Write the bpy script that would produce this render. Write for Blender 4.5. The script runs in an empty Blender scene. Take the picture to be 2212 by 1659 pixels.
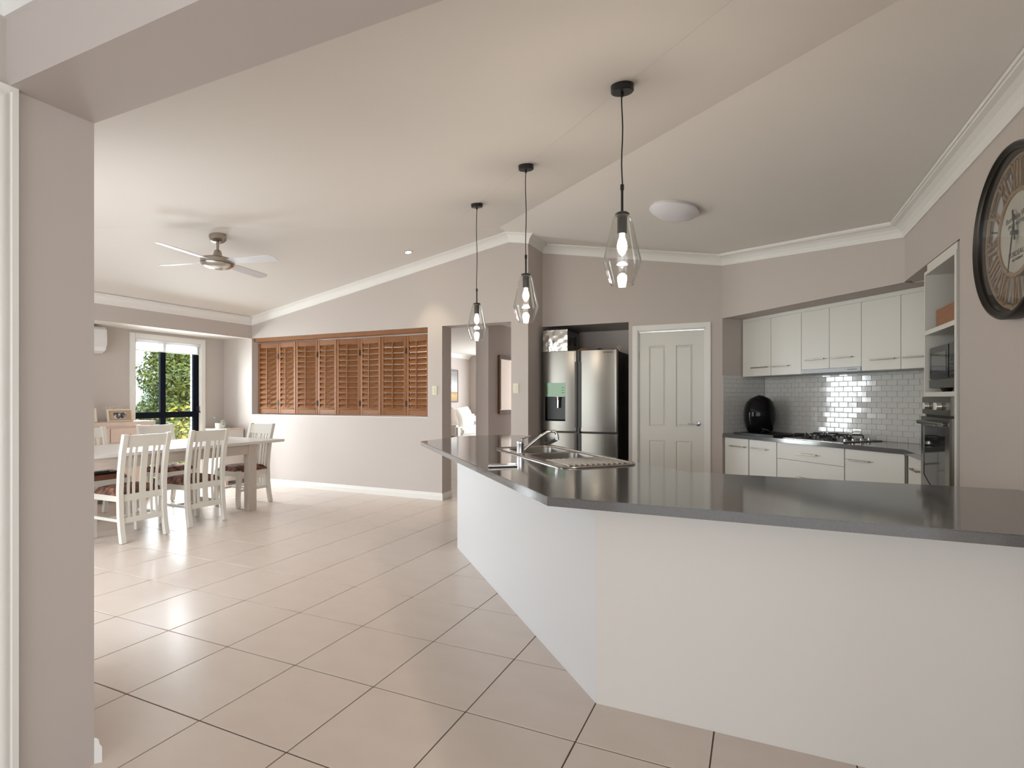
import bpy, bmesh, math, random
from mathutils import Matrix, Vector
random.seed(7)
SC = bpy.context.scene
COL = SC.collection
PI = math.pi

# ------------------------------------------------------------------ camera, world, light, exposure
CAM_H = 1.2855
cam_d = bpy.data.cameras.new('camera'); cam = bpy.data.objects.new('camera', cam_d); COL.objects.link(cam)
cam.location = (0, 0, CAM_H); cam.rotation_euler = (PI / 2, 0, math.radians(23.393))
cam_d.sensor_width = 36; cam_d.lens = 36 * 1133.464 / 2212
cam_d.shift_x = (1106 - 1143.263) / 2212; cam_d.shift_y = (859.637 - 829.5) / 2212
cam_d.clip_start = 0.02; cam_d.clip_end = 400
SC.camera = cam

W = bpy.data.worlds.new('sky'); SC.world = W; W.use_nodes = True
wn = W.node_tree.nodes; wl = W.node_tree.links
bg = wn['Background']; bg.inputs['Strength'].default_value = 1.9
bg.inputs['Color'].default_value = (0.86, 0.93, 1.0, 1)          # even bright overcast

sun_d = bpy.data.lights.new('sun', 'SUN'); sun_d.energy = 3.5; sun_d.angle = math.radians(3)
sun_d.color = (1, .95, .86)
sun = bpy.data.objects.new('sun', sun_d); COL.objects.link(sun); sun.rotation_euler = (math.radians(38), 0, math.radians(200))

def area(name, loc, rot, sx, sy, power, color=(1, 1, 1)):
    d = bpy.data.lights.new(name, 'AREA'); d.shape = 'RECTANGLE'; d.size = sx; d.size_y = sy
    d.energy = power; d.color = color
    o = bpy.data.objects.new(name, d); COL.objects.link(o); o.location = loc; o.rotation_euler = rot
    return o
DAY = (.90, .955, 1.0)
# daylight entering by the windows and glazed doors of the place, plus an added fill
area('daylight_dining_window', (-9.3, 4.6, 1.7), (0, math.radians(-90), 0), 3.2, 3.4, 620, DAY)
area('daylight_patio_doors', (-4.9, .80, 1.15), (math.radians(90), 0, 0), 3.0, 2.1, 28, DAY)
area('daylight_lounge_doors', (.1, -3.75, 1.35), (math.radians(90), 0, 0), 3.6, 2.2, 13, DAY)
area('fill_lounge_jamb', (2.72, -1.3, 1.35), (0, math.radians(90), 0), 2.0, 3.0, 30, DAY)  # added fill that brightens the left jamb; this wall has no window
area('daylight_living_window', (-5.0, 12.75, 1.3), (math.radians(90), 0, PI), 3.0, 1.8, 55, DAY)

area('daylight_hall_window', (-2.45, 8.85, 1.2), (0, math.radians(90), 0), 1.8, .5, 40, DAY)
SC.view_settings.view_transform = 'Standard'; SC.view_settings.look = 'None'
SC.view_settings.gamma = 1; SC.view_settings.use_curve_mapping = False
SC.view_settings.exposure = 0.85

# ------------------------------------------------------------------ materials
MATS = {}
def mat(name, color, rough=.5, metal=0, noise=None, bump=0, bscale=60, coat=0, spec=.5, stretch=None, trans=0, alpha=1, emit=None):
    """noise=(second colour, scale, contrast)"""
    if name in MATS: return MATS[name]
    m = bpy.data.materials.new(name); m.use_nodes = True
    N, L = m.node_tree.nodes, m.node_tree.links
    b = N['Principled BSDF']
    b.inputs['Base Color'].default_value = (*color, 1); b.inputs['Roughness'].default_value = rough
    b.inputs['Metallic'].default_value = metal; b.inputs['Coat Weight'].default_value = coat
    b.inputs['Coat Roughness'].default_value = .08
    b.inputs['Specular IOR Level'].default_value = spec
    b.inputs['Transmission Weight'].default_value = trans; b.inputs['Alpha'].default_value = alpha
    if emit: b.inputs['Emission Color'].default_value = (*emit[0], 1); b.inputs['Emission Strength'].default_value = emit[1]
    tc = None
    def coords():
        t = N.new('ShaderNodeTexCoord'); mp = N.new('ShaderNodeMapping'); L.new(t.outputs['Object'], mp.inputs['Vector'])
        if stretch: mp.inputs['Scale'].default_value = stretch
        return mp
    if noise:
        mp = coords(); n = N.new('ShaderNodeTexNoise'); n.inputs['Scale'].default_value = noise[1]; n.inputs['Detail'].default_value = 6
        L.new(mp.outputs[0], n.inputs['Vector'])
        r = N.new('ShaderNodeValToRGB'); k = noise[2]
        r.color_ramp.elements[0].position = .5 - k; r.color_ramp.elements[1].position = .5 + k
        r.color_ramp.elements[0].color = (*color, 1); r.color_ramp.elements[1].color = (*noise[0], 1)
        L.new(n.outputs['Fac'], r.inputs['Fac']); L.new(r.outputs['Color'], b.inputs['Base Color'])
    if bump:
        mp = coords(); n = N.new('ShaderNodeTexNoise'); n.inputs['Scale'].default_value = bscale; n.inputs['Detail'].default_value = 3
        L.new(mp.outputs[0], n.inputs['Vector'])
        bp = N.new('ShaderNodeBump'); bp.inputs['Strength'].default_value = bump; bp.inputs['Distance'].default_value = .004
        L.new(n.outputs['Fac'], bp.inputs['Height']); L.new(bp.outputs['Normal'], b.inputs['Normal'])
    MATS[name] = m; return m

def thin_glass(name, tint=(1, 1, 1), rough=.0, base=.04, edge=.75, power=4.0):
    m = bpy.data.materials.new(name); m.use_nodes = True
    N, L = m.node_tree.nodes, m.node_tree.links; N.clear()
    o = N.new('ShaderNodeOutputMaterial'); mx = N.new('ShaderNodeMixShader'); t = N.new('ShaderNodeBsdfTransparent')
    g = N.new('ShaderNodeBsdfGlossy'); f = N.new('ShaderNodeLayerWeight'); f.inputs['Blend'].default_value = .5
    p = N.new('ShaderNodeMath'); p.operation = 'POWER'; p.inputs[1].default_value = power; L.new(f.outputs['Facing'], p.inputs[0])
    q = N.new('ShaderNodeMath'); q.operation = 'MULTIPLY_ADD'; q.inputs[1].default_value = edge; q.inputs[2].default_value = base; q.use_clamp = True; L.new(p.outputs[0], q.inputs[0])
    g.inputs['Roughness'].default_value = rough; t.inputs['Color'].default_value = (*tint, 1)
    L.new(q.outputs[0], mx.inputs[0]); L.new(t.outputs[0], mx.inputs[1]); L.new(g.outputs[0], mx.inputs[2]); L.new(mx.outputs[0], o.inputs[0])
    MATS[name] = m; return m

def translucent(name, color, fac):
    m = bpy.data.materials.new(name); m.use_nodes = True
    N, L = m.node_tree.nodes, m.node_tree.links; N.clear()
    o = N.new('ShaderNodeOutputMaterial'); mx = N.new('ShaderNodeMixShader'); a = N.new('ShaderNodeBsdfDiffuse'); t = N.new('ShaderNodeBsdfTranslucent')
    a.inputs[0].default_value = (*color, 1); t.inputs[0].default_value = (*color, 1); mx.inputs[0].default_value = fac
    L.new(a.outputs[0], mx.inputs[1]); L.new(t.outputs[0], mx.inputs[2]); L.new(mx.outputs[0], o.inputs[0])
    MATS[name] = m; return m

def emission(name, color, strength):
    m = bpy.data.materials.new(name); m.use_nodes = True
    N, L = m.node_tree.nodes, m.node_tree.links; N.clear()
    o = N.new('ShaderNodeOutputMaterial'); e = N.new('ShaderNodeEmission'); e.inputs[0].default_value = (*color, 1); e.inputs[1].default_value = strength
    L.new(e.outputs[0], o.inputs[0]); MATS[name] = m; return m

def wood(name, c1, c2, scale=7, stretch=(1, 12, 12), rough=.5, coat=0, bump=.05):
    return mat(name, c1, rough, noise=(c2, scale, .28), stretch=stretch, coat=coat, bump=bump, bscale=scale * 4)

M_WALL = mat('taupe_wall_paint', (.53, .472, .435), .62, bump=.015, bscale=220)
M_CEIL = mat('ceiling_paint', (.74, .70, .655), .75, bump=.01, bscale=200)
M_TRIM = mat('gloss_trim_white', (.80, .785, .745), .32)
M_CORN = mat('cornice_white', (.78, .76, .725), .6)
M_TILE = mat('floor_tile_beige', (.65, .55, .475), .29, noise=((.70, .605, .53), 3.5, .3), bump=.035, bscale=26, stretch=(1, 2.2, 1))
M_GROUT = mat('grout_brown', (.105, .075, .055), .9)
M_STONE = mat('benchtop_grey_stone', (.085, .083, .081), .10, noise=((.14, .138, .135), 420, .1), coat=.4)
M_PANEL = mat('island_white_panel', (.74, .745, .75), .38)
M_PAINT_PANEL = mat('island_painted_wall', (.70, .66, .61), .5)
M_CAB = mat('cabinet_white_laminate', (.70, .685, .635), .33)
M_CABIN = mat('cabinet_inside', (.66, .64, .59), .5)
M_STEEL = mat('brushed_steel', (.21, .195, .172), .26, 1, bump=.04, bscale=90, stretch=(1, 1, .02))
M_SINK = mat('sink_steel', (.44, .415, .385), .27, 1)
M_CHROME = mat('chrome', (.70, .70, .71), .07, 1)
M_PULL = mat('satin_bronze_pull', (.25, .21, .17), .3, 1)
M_BLACK = mat('black_plastic', (.010, .010, .011), .4)
M_BLACKG = mat('black_gloss', (.006, .006, .007), .09, spec=.2)
M_BLACKM = mat('black_metal', (.012, .012, .013), .35)
M_DARKGL = mat('dark_oven_glass', (.012, .012, .013), .05)
M_ALU = mat('black_aluminium', (.012, .014, .020), .6, spec=.0)
M_CHAIR = mat('cream_chair_paint', (.72, .69, .62), .42)
M_OAK = wood('whitewashed_oak', (.60, .53, .47), (.49, .42, .36), 9, (12, 1, 12))
M_OAKT = wood('whitewashed_oak_glare', (.72, .68, .645), (.62, .57, .53), 9, (12, 1, 12), rough=.28)  # table top paler than its legs: white glare put into the colour
M_OAKL = wood('whitewashed_oak_leg', (.57, .50, .44), (.47, .40, .34), 9, (12, 12, 1))
M_SIDE = wood('pale_timber', (.70, .555, .46), (.61, .465, .375), 8, (12, 1, 12), rough=.4)
M_CEDAR = wood('cedar_louvre', (.32, .130, .037), (.18, .062, .015), 8, (1, 10, 14), rough=.6)
M_CEDARV = wood('cedar_stile', (.32, .132, .039), (.20, .07, .017), 8, (14, 14, 1), rough=.6)
M_FABRIC = mat('brown_pattern_fabric', (.30, .145, .095), .8, noise=((.085, .04, .028), 16, .1), bump=.2, bscale=60)
M_LEATHER = mat('tan_leather', (.24, .095, .055), .4)
M_PLATE = mat('cream_switch_plastic', (.72, .67, .52), .4)
M_WHITEP = mat('white_plastic', (.76, .75, .73), .35)
M_SPLASH = mat('gloss_white_tile', (.62, .61, .585), .08, bump=.12, bscale=9)
M_SPLASHG = mat('splash_grout', (.62, .61, .585), .5)
M_FANM = mat('satin_nickel', (.40, .36, .31), .3, 1)
M_BLADE = mat('fan_blade_silver', (.62, .62, .64), .38, .1)
M_OPAL = mat('opal_diffuser', (.72, .71, .74), .25)
M_GLASS = thin_glass('clear_pendant_glass', (.97, .97, .965), .02, .035, .95, 2.6)
M_PANE = thin_glass('window_glass', (.98, .99, .99), 0, .03, .5, 5.0)
M_BULB = emission('glowing_bulb', (1, .93, .83), 16)
M_DOWN = emission('downlight_glow', (1, .88, .7), 22)
M_BLIND = translucent('blind_fabric', (.92, .92, .93), .55)
M_FOIL = mat('silver_foil_fabric', (.62, .60, .57), .22, .9, bump=.9, bscale=22)
M_CHARC = mat('charcoal_cloth', (.02, .02, .02), .8)
M_BOXW = wood('teak_box', (.34, .13, .042), (.21, .07, .02), 10, (12, 1, 12), rough=.4)
M_SOFA = mat('white_sofa_fabric', (.78, .76, .72), .8)
M_CUSH = mat('taupe_cushion', (.36, .29, .23), .85)
M_LEAF = mat('leaf_green', (.045, .085, .018), .5, noise=((.16, .21, .04), 2.2, .2))
M_LEAF2 = mat('leaf_lime', (.11, .16, .03), .5, noise=((.24, .27, .06), 2.6, .2))
M_FLOWER = mat('yellow_blossom', (.75, .50, .04), .6)
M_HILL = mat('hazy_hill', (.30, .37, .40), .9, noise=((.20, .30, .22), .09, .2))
M_GRASS = mat('lawn', (.20, .27, .07), .9, noise=((.28, .30, .10), 1.2, .2))
M_BRICK = mat('pale_brick', (.66, .65, .66), .8)
M_MORTAR = mat('dark_mortar', (.06, .055, .055), .9)
M_MIRROR = mat('mirror_silver', (.85, .86, .85), .02, 1)
M_GOLDWD = wood('bronze_timber_frame', (.16, .075, .022), (.09, .04, .012), 10, (10, 10, 1), rough=.35)
M_CLKWD = wood('aged_pine', (.34, .235, .15), (.25, .165, .10), 12, (3, 3, 3), rough=.6)
M_CLKFACE = mat('clock_face_paper', (.56, .53, .46), .6, noise=((.47, .44, .38), 9, .3))
M_CLKRIM = mat('dark_pewter_rim', (.030, .025, .021), .38, .6)
M_INK = mat('ink', (.03, .025, .02), .7)

# ------------------------------------------------------------------ geometry helpers
class MB:
    def __init__(s, M=None): s.v = []; s.f = []; s.M = M
    def add(s, vs, fs, M=None):
        k = len(s.v)
        for p in vs:
            p = Vector(p)
            if M is not None: p = M @ p
            if s.M is not None: p = s.M @ p
            s.v.append(tuple(p))
        s.f += [tuple(i + k for i in f) for f in fs]
        return s
    def box(s, x0, x1, y0, y1, z0, z1, M=None):
        return s.add([(x0, y0, z0), (x1, y0, z0), (x1, y1, z0), (x0, y1, z0), (x0, y0, z1), (x1, y0, z1), (x1, y1, z1), (x0, y1, z1)],
                     [(0, 3, 2, 1), (4, 5, 6, 7), (0, 1, 5, 4), (1, 2, 6, 5), (2, 3, 7, 6), (3, 0, 4, 7)], M)
    def prism(s, poly, z0, z1, M=None):
        n = len(poly)
        return s.add([(x, y, z0) for x, y in poly] + [(x, y, z1) for x, y in poly],
                     [tuple(range(n))[::-1], tuple(range(n, 2 * n))] + [(i, (i + 1) % n, n + (i + 1) % n, n + i) for i in range(n)], M)
    def lathe(s, prof, n=24, M=None, close=False):
        vs, fs = [], []; k = len(prof)
        for i in range(n):
            a = 2 * PI * i / n
            for r, z in prof: vs.append((r * math.cos(a), r * math.sin(a), z))
        for i in range(n):
            j = (i + 1) % n
            for q in range(k - 1 if not close else k):
                w = (q + 1) % k
                fs.append((i * k + q, j * k + q, j * k + w, i * k + w))
        if not close:
            if prof[0][0] > 1e-6: fs.append(tuple(i * k for i in range(n))[::-1])
            if prof[-1][0] > 1e-6: fs.append(tuple(i * k + k - 1 for i in range(n)))
        return s.add(vs, fs, M)
    def cyl(s, p0, p1, r, r1=None, n=12):
        p0, p1 = Vector(p0), Vector(p1); r1 = r if r1 is None else r1
        d = (p1 - p0).normalized(); u = d.orthogonal().normalized(); w = d.cross(u)
        vs = []
        for p, q in ((p0, r), (p1, r1)):
            for i in range(n):
                a = 2 * PI * i / n; vs.append(p + (u * math.cos(a) + w * math.sin(a)) * q)
        return s.add(vs, [(i, (i + 1) % n, n + (i + 1) % n, n + i) for i in range(n)] + [tuple(range(n))[::-1], tuple(range(n, 2 * n))])
    def tube(s, pts, r, n=10):
        pts = [Vector(p) for p in pts]; vs = []; k = len(pts); u = None
        for i, p in enumerate(pts):
            d = (pts[min(i + 1, k - 1)] - pts[max(i - 1, 0)]).normalized()
            u = d.orthogonal().normalized() if u is None else (u - d * u.dot(d)).normalized()
            w = d.cross(u); rr = r[i] if isinstance(r, (list, tuple)) else r
            for j in range(n):
                a = 2 * PI * j / n; vs.append(p + (u * math.cos(a) + w * math.sin(a)) * rr)
        fs = [(i * n + j, i * n + (j + 1) % n, (i + 1) * n + (j + 1) % n, (i + 1) * n + j) for i in range(k - 1) for j in range(n)]
        return s.add(vs, fs + [tuple(range(n))[::-1], tuple(range((k - 1) * n, k * n))])
    def sweep(s, sec, pts):
        """same section (list of 3d offsets) carried through pts"""
        k = len(sec); vs = [Vector(p) + Vector(o) for p in pts for o in sec]; m = len(pts)
        fs = [(i * k + j, i * k + (j + 1) % k, (i + 1) * k + (j + 1) % k, (i + 1) * k + j) for i in range(m - 1) for j in range(k)]
        return s.add(vs, fs + [tuple(range(k))[::-1], tuple(range((m - 1) * k, m * k))])
    def plate(s, outer, holes, z0, z1, M=None):
        """flat plate with through holes"""
        bm = bmesh.new(); top = []
        for loop in [outer] + holes:
            vs = [bm.verts.new((x, y, 0)) for x, y in loop]
            for i in range(len(vs)): bm.edges.new((vs[i], vs[(i + 1) % len(vs)]))
        bmesh.ops.triangle_fill(bm, use_beauty=True, edges=bm.edges[:])
        bm.verts.index_update(); P = [v.co.copy() for v in bm.verts]; F = [[v.index for v in f.verts] for f in bm.faces]
        bm.free(); n = len(P)
        s.add([(p.x, p.y, z1) for p in P] + [(p.x, p.y, z0) for p in P], F + [[i + n for i in f][::-1] for f in F], M)
        for loop in [outer] + holes:
            m = len(loop)
            s.add([(x, y, z0) for x, y in loop] + [(x, y, z1) for x, y in loop], [(i, (i + 1) % m, m + (i + 1) % m, m + i) for i in range(m)], M)
        return s
    def mesh(s, name, material, bevel=0, seg=2, smooth=False, inv=None):
        me = bpy.data.meshes.new(name)
        vs = s.v if inv is None else [tuple(inv @ Vector(p)) for p in s.v]
        me.from_pydata(vs, [], s.f)
        bm = bmesh.new(); bm.from_mesh(me)
        bmesh.ops.remove_doubles(bm, verts=bm.verts[:], dist=1e-5)
        bmesh.ops.recalc_face_normals(bm, faces=bm.faces[:])
        if bevel:
            es = [e for e in bm.edges if len(e.link_faces) == 2 and e.calc_face_angle(0) > .5]
            bmesh.ops.bevel(bm, geom=es, offset=bevel, segments=seg, affect='EDGES', clamp_overlap=True)
        bm.to_mesh(me); bm.free()
        if smooth or bevel:
            me.shade_smooth(); me.set_sharp_from_angle(angle=math.radians(38))
        if material is not None: me.materials.append(material)
        return me
    def build(s, name, material, parent=None, bevel=0, seg=2, smooth=False):
        inv = parent_matrix(parent).inverted() if parent is not None else None
        o = bpy.data.objects.new(name, s.mesh(name, material, bevel, seg, smooth, inv)); COL.objects.link(o)
        if parent is not None: o.parent = parent
        return o

def parent_matrix(o):
    m = o.matrix_basis.copy()
    while o.parent is not None: o = o.parent; m = o.matrix_basis @ m
    return m
def tag(o, label=None, cat=None, group=None, kind=None):
    if label: o['label'] = label
    if cat: o['category'] = cat
    if group: o['group'] = group
    if kind: o['kind'] = kind
    return o
def thing(name, label, cat, loc=(0, 0, 0), rz=0, group=None):
    o = bpy.data.objects.new(name, None); COL.objects.link(o); o.empty_display_size = .1
    o.matrix_basis = Matrix.Translation(loc) @ Matrix.Rotation(rz, 4, 'Z')
    return tag(o, label, cat, group)
def struct(name, mb, m, parent=None, label=None, **k):
    o = mb.build(name, m, parent, **k)
    if parent is None: o['kind'] = 'structure'
    if label: o['label'] = label
    return o
def kids(o): return [c for c in bpy.data.objects if c.parent == o]
def copy_tree(o, parent=None):
    c = o.copy(); COL.objects.link(c)
    if parent is not None: c.parent = parent
    for ch in kids(o): copy_tree(ch, c)
    return c
def share(name, me, parent, loc, rot=None):
    o = bpy.data.objects.new(name, me); COL.objects.link(o); o.parent = parent
    o.matrix_basis = Matrix.Translation(loc) @ (rot if rot is not None else Matrix())
    return o
def text_part(name, body, size, M, m, parent, extrude=.0004):
    c = bpy.data.curves.new(name, 'FONT'); c.body = body; c.size = size; c.extrude = extrude; c.align_x = 'CENTER'; c.align_y = 'CENTER'; c.resolution_u = 3
    t = bpy.data.objects.new(name, c); COL.objects.link(t)
    bpy.context.view_layer.update()
    me = bpy.data.meshes.new_from_object(t.evaluated_get(bpy.context.evaluated_depsgraph_get()))
    bpy.data.objects.remove(t); bpy.data.curves.remove(c)
    me.materials.clear(); me.materials.append(m)
    o = bpy.data.objects.new(name, me); COL.objects.link(o); o.parent = parent
    o.matrix_basis = parent_matrix(parent).inverted() @ M
    return o
def rrect(x0, x1, y0, y1, r, n=5):
    P = []
    for cx, cy, a in ((x1 - r, y1 - r, 0), (x0 + r, y1 - r, 90), (x0 + r, y0 + r, 180), (x1 - r, y0 + r, 270)):
        for i in range(n + 1):
            t = math.radians(a + 90 * i / n); P.append((cx + r * math.cos(t), cy + r * math.sin(t)))
    return P

# ------------------------------------------------------------------ measures of the place (metres)
YB = 5.617            # shutter wall
XW = -7.612           # window wall
XBK = -7.0            # left bulkhead face
XJ, YJ0, YJ1, ZL = -2.135, .85, 1.085, 2.25   # left wall, lintel
X1, YF = -2.444, 6.068                        # fridge return wall and fridge wall
GX, GY = -.338, 6.068                         # start of the 45 degree wall
XR = 1.019                                    # right wall
R2 = math.sqrt(.5)
K45 = Matrix(((R2, R2, 0, GX), (-R2, R2, 0, GY), (0, 0, 1, 0), (0, 0, 0, 1)))   # local (along, into wall, up)
KX, KY = XR, GY - (XR - GX)
LK = (XR - GX) / R2                           # length of the 45 degree wall
APX, APY, APZ, SL = -2.689, 5.356, 3.23, .174
def zA(x): return APZ + SL * (x - APX)
def zB(y): return APZ + SL * (y - APY)
def zC(x): return APZ - SL * (x - APX)
TW0, TW1 = 3.597, 4.204                       # oven tower

# ------------------------------------------------------------------ floor
floor = struct('floor', MB().box(-8.0, 2.9, -3.8, 13.0, -.25, -.003), M_GROUT, label='large beige floor tiles with brown grout')
TS, TX, TY = .472, -3.4531, 4.2299
tile_me = MB().box(-TS / 2 + .0028, TS / 2 - .0028, -TS / 2 + .0028, TS / 2 - .0028, -.012, 0).mesh('tile', M_TILE, bevel=.0012, seg=1)
rest = MB()
for i in range(-9, 13):
    for j in range(-16, 18):
        x, y = TX + (i + .5) * TS, TY + (j + .5) * TS
        if x < XW - .1 or y < -3.7: continue
        seen = 1.0 < y < YB + .1 and x + y < 1.75 and x < 1.2
        hall = YB < y < 7.2 and -4.2 < x < -2.4
        if seen or hall: share('tile', tile_me, floor, (x, y, 0))
        elif x < 2.8: rest.box(x - TS / 2 + .0028, x + TS / 2 - .0028, y - TS / 2 + .0028, y + TS / 2 - .0028, -.010, 0)
tag(rest.build('further_tiles', M_TILE, floor), kind='stuff')

# ------------------------------------------------------------------ ceiling
def slab(poly, zf, t=.06):
    n = len(poly)
    vs = [(x, y, zf(x, y)) for x, y in poly] + [(x, y, zf(x, y) + t) for x, y in poly]
    return vs, [tuple(range(n)), tuple(range(n, 2 * n))[::-1]] + [(i, (i + 1) % n, n + (i + 1) % n, n + i) for i in range(n)]
ce = MB()
ce.add(*slab([(-7.15, APY + (-7.15 - APX)), (APX, APY), (APX, 6.5), (-7.15, 6.5)], lambda x, y: zA(x)))
ce.add(*slab([(APX, APY), (1.75, APY - (1.75 - APX)), (1.75, 6.5), (APX, 6.5)], lambda x, y: zC(x)))
ce.add(*slab([(APX, APY), (-7.15, APY + (-7.15 - APX)), (-7.15, .86), (1.75, .86), (1.75, APY - (1.75 - APX))], lambda x, y: zB(y)))
struct('ceiling', ce, M_CEIL)
struct('ceiling_lounge', MB().box(-2.25, 2.9, -3.8, .87, 2.56, 2.64), M_CEIL)
struct('ceiling_living', MB().box(-7.9, -2.50, 5.70, 13.0, 2.44, 2.52), M_CEIL)
# paper joint that runs between the pendants
def joint(p, q):
    m = MB(); P, Q = Vector(p), Vector(q); d = (Q - P).normalized(); w = d.cross(Vector((0, 0, 1))).normalized() * .0011
    dz = Vector((0, 0, .003))
    m.add([P - w - dz, P + w - dz, Q + w - dz, Q - w - dz, P - w, P + w, Q + w, Q - w], [(0, 1, 2, 3), (4, 5, 6, 7)[::-1], (0, 1, 5, 4), (1, 2, 6, 5), (2, 3, 7, 6), (3, 0, 4, 7)])
    return m
struct('trim_1', joint((-2.75, 4.57, zB(4.57) + .002), (.35, 1.47, zB(1.47) + .002)), mat('joint_line', (.60, .57, .53), .8))

# ------------------------------------------------------------------ walls
TOP = 3.5
def wall(name, *boxes, label=None, m=M_WALL):
    mb = MB()
    for b in boxes: mb.box(*b)
    return struct(name, mb, m, label=label)
SX0, SX1, SZ0, SZ1 = -7.0, -3.838, 1.036, 2.187       # shutter opening
DX0, DX1, DZ = -3.623, -2.664, 2.19                   # doorway
Y2 = YB + .212
wall('wall_back', (-7.8, SX0, YB, Y2, 0, TOP), (SX0, SX1, YB, Y2, 0, SZ0), (SX0, SX1, YB, Y2, SZ1, TOP),
     (SX1, DX0, YB, Y2, 0, TOP), (DX0, DX1, YB, Y2, DZ, TOP), (DX1, X1, YB, Y2, 0, TOP), label='taupe wall with the shuttered opening and doorway')
NX1 = -1.364
wall('wall_return', (DX1, X1, Y2, 6.95, 0, TOP))
PX0, PX1, PZ = -1.268, -.506, 2.068                   # pantry door opening
wall('wall_fridge', (X1, NX1, YF, YF + .12, 2.17, TOP), (NX1, PX0, YF, YF + .12, 0, TOP), (PX0, PX1, YF, YF + .12, PZ, TOP), (PX1, GX, YF, YF + .12, 0, TOP),
     (NX1, NX1 + .09, YF + .12, 6.86, 0, 2.3), (X1, NX1 + .09, 6.78, 6.88, 0, 2.3), (X1, NX1, YF + .12, 6.78, 2.17, 2.3))
AD = .603                                             # alcove depth
mb = MB(K45)
mb.box(0, LK, 0, .10, 2.15, TOP); mb.box(-.10, 0, 0, AD + .1, 0, 2.3); mb.box(-.1, 2.75, AD, AD + .1, 0, 2.3)
mb.box(0, 2.75, .1, AD + .1, 2.15, 2.3)
struct('wall_kitchen', mb, M_WALL, label='angled kitchen wall with the cabinet alcove')
wall('wall_right', (XR, XR + .1, .86, 3.56, 0, TOP), (XR, XR + .1, 3.56, KY, 2.156, TOP), (XR + .1, 1.75, 3.45, 3.56, 0, 2.3), (XR + .1, 1.75, 3.56, 4.6, 2.156, 2.3),
     (1.66, 1.75, 3.5, 4.4, 0, 2.3), (1.64, 2.3, 4.42, 4.56, 0, 2.3), (XR + .05, 2.4, 3.45, 5.6, 2.158, 2.3))
wall('wall_left', (XJ - .1, XJ, -3.8, YJ1, 0, 2.66))
wall('wall_lintel', (XJ - .1, XR + .1, YJ0, YJ1, ZL, 2.75))
WY0, WY1, WZ0, WZ1 = 4.33, 5.245, .10, 2.09           # window opening
wall('wall_window', (XW - .2, XW, .8, WY0, 0, 2.4), (XW - .2, XW, WY0, WY1, 0, WZ0), (XW - .2, XW, WY0, WY1, WZ1, 2.4), (XW - .2, XW, WY1, 5.7, 0, 2.4))
wall('wall_left_bulkhead', (XBK - .1, XBK, .9, YB, 2.1835, 2.75))
struct('ceiling_alcove', MB().box(XW, XBK - .001, .9, YB, 2.195, 2.25).box(XBK - .1, XBK - .0005, .9, YB, 2.1825, 2.196), M_CEIL)
wall('wall_patio', (-7.8, -6.5, .885, YJ1, 0, 2.8), (-6.5, -3.3, .885, YJ1, 2.2, 2.8), (-3.3, XJ - .1, .885, YJ1, 0, 2.8))
wall('wall_lounge', (-2.25, -1.9, -3.8, -3.65, 0, 2.66), (-1.9, 2.0, -3.8, -3.65, 2.35, 2.66), (2.0, 2.9, -3.8, -3.65, 0, 2.66), (2.8, 2.9, -3.65, .86, 0, 2.66), (XR, 2.9, .80, .86, 0, 2.75))
# hall and living room behind the doorway
HX0, HX1, HY = -3.577, -3.381, 6.40
wall('wall_hall', (HX0, HX1, HY, 9.4, 0, 2.5), (-2.66, -2.56, 6.95, 8.6, 0, 2.5), (-2.66, -2.56, 8.6, 9.1, 0, .3), (-2.66, -2.56, 8.6, 9.1, 2.1, 2.5), (-2.66, -2.56, 9.1, 9.5, 0, 2.5), (HX0, -2.56, 9.4, 9.5, 0, 2.5))
wall('wall_living', (-7.35, -7.25, Y2, 13.0, 0, 2.5), (-7.35, -6.5, 12.6, 12.7, 0, 2.5), (-6.5, -3.5, 12.6, 12.7, 0, .4), (-6.5, -3.5, 12.6, 12.7, 2.2, 2.5), (-3.5, -2.5, 12.6, 12.7, 0, 2.5),
     (-3.0, -2.9, 9.5, 12.6, 0, 2.5))

# ------------------------------------------------------------------ cornices and skirtings
COVE = [(0, -.10), (.010, -.10), (.012, -.088), (.022, -.062), (.040, -.038), (.064, -.020), (.088, -.012), (.092, -.006), (.10, -.006), (.10, .012), (0, .012)]
def cove(name, p, q, out, m0=0, m1=0):
    p, q, o = Vector(p), Vector(q), Vector(out); t = (q - p); t.z = 0; t.normalize(); sl = (q.z - p.z) / Vector((q.x - p.x, q.y - p.y)).length
    mb = MB(); n = len(COVE); A = []; B = []
    for a, b in COVE:
        A.append(p + t * (a * m0) + o * a + Vector((0, 0, b + sl * a * m0))); B.append(q - t * (a * m1) + o * a + Vector((0, 0, b - sl * a * m1)))
    mb.add(A + B, [tuple(range(n))[::-1], tuple(range(n, 2 * n))] + [(i, (i + 1) % n, n + (i + 1) % n, n + i) for i in range(n)])
    return struct(name, mb, M_CORN)
T22 = math.tan(math.radians(22.5))
cove('trim_2', (XBK, YB, zA(XBK)), (APX, YB, APZ), (0, -1, 0), 1, 0)
cove('trim_3', (APX, YB, APZ), (X1, YB, zC(X1)), (0, -1, 0), 0, -1)
cove('trim_4', (X1, YB, zC(X1)), (X1, YF, zC(X1)), (1, 0, 0), -1, 1)
cove('trim_5', (X1, YF, zC(X1)), (GX, YF, zC(GX)), (0, -1, 0), 1, T22 * -1 + 2 * T22)
cove('trim_6', (GX, GY, zC(GX)), (KX, KY, zC(KX)), (-R2, -R2, 0), T22, T22)
cove('trim_7', (KX, KY, zC(KX)), (XR, YJ1, zC(KX)), (-1, 0, 0), T22, 0)
cove('trim_8', (XBK, YJ1, zA(XBK)), (XBK, YB, zA(XBK)), (1, 0, 0), 0, 1)
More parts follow.
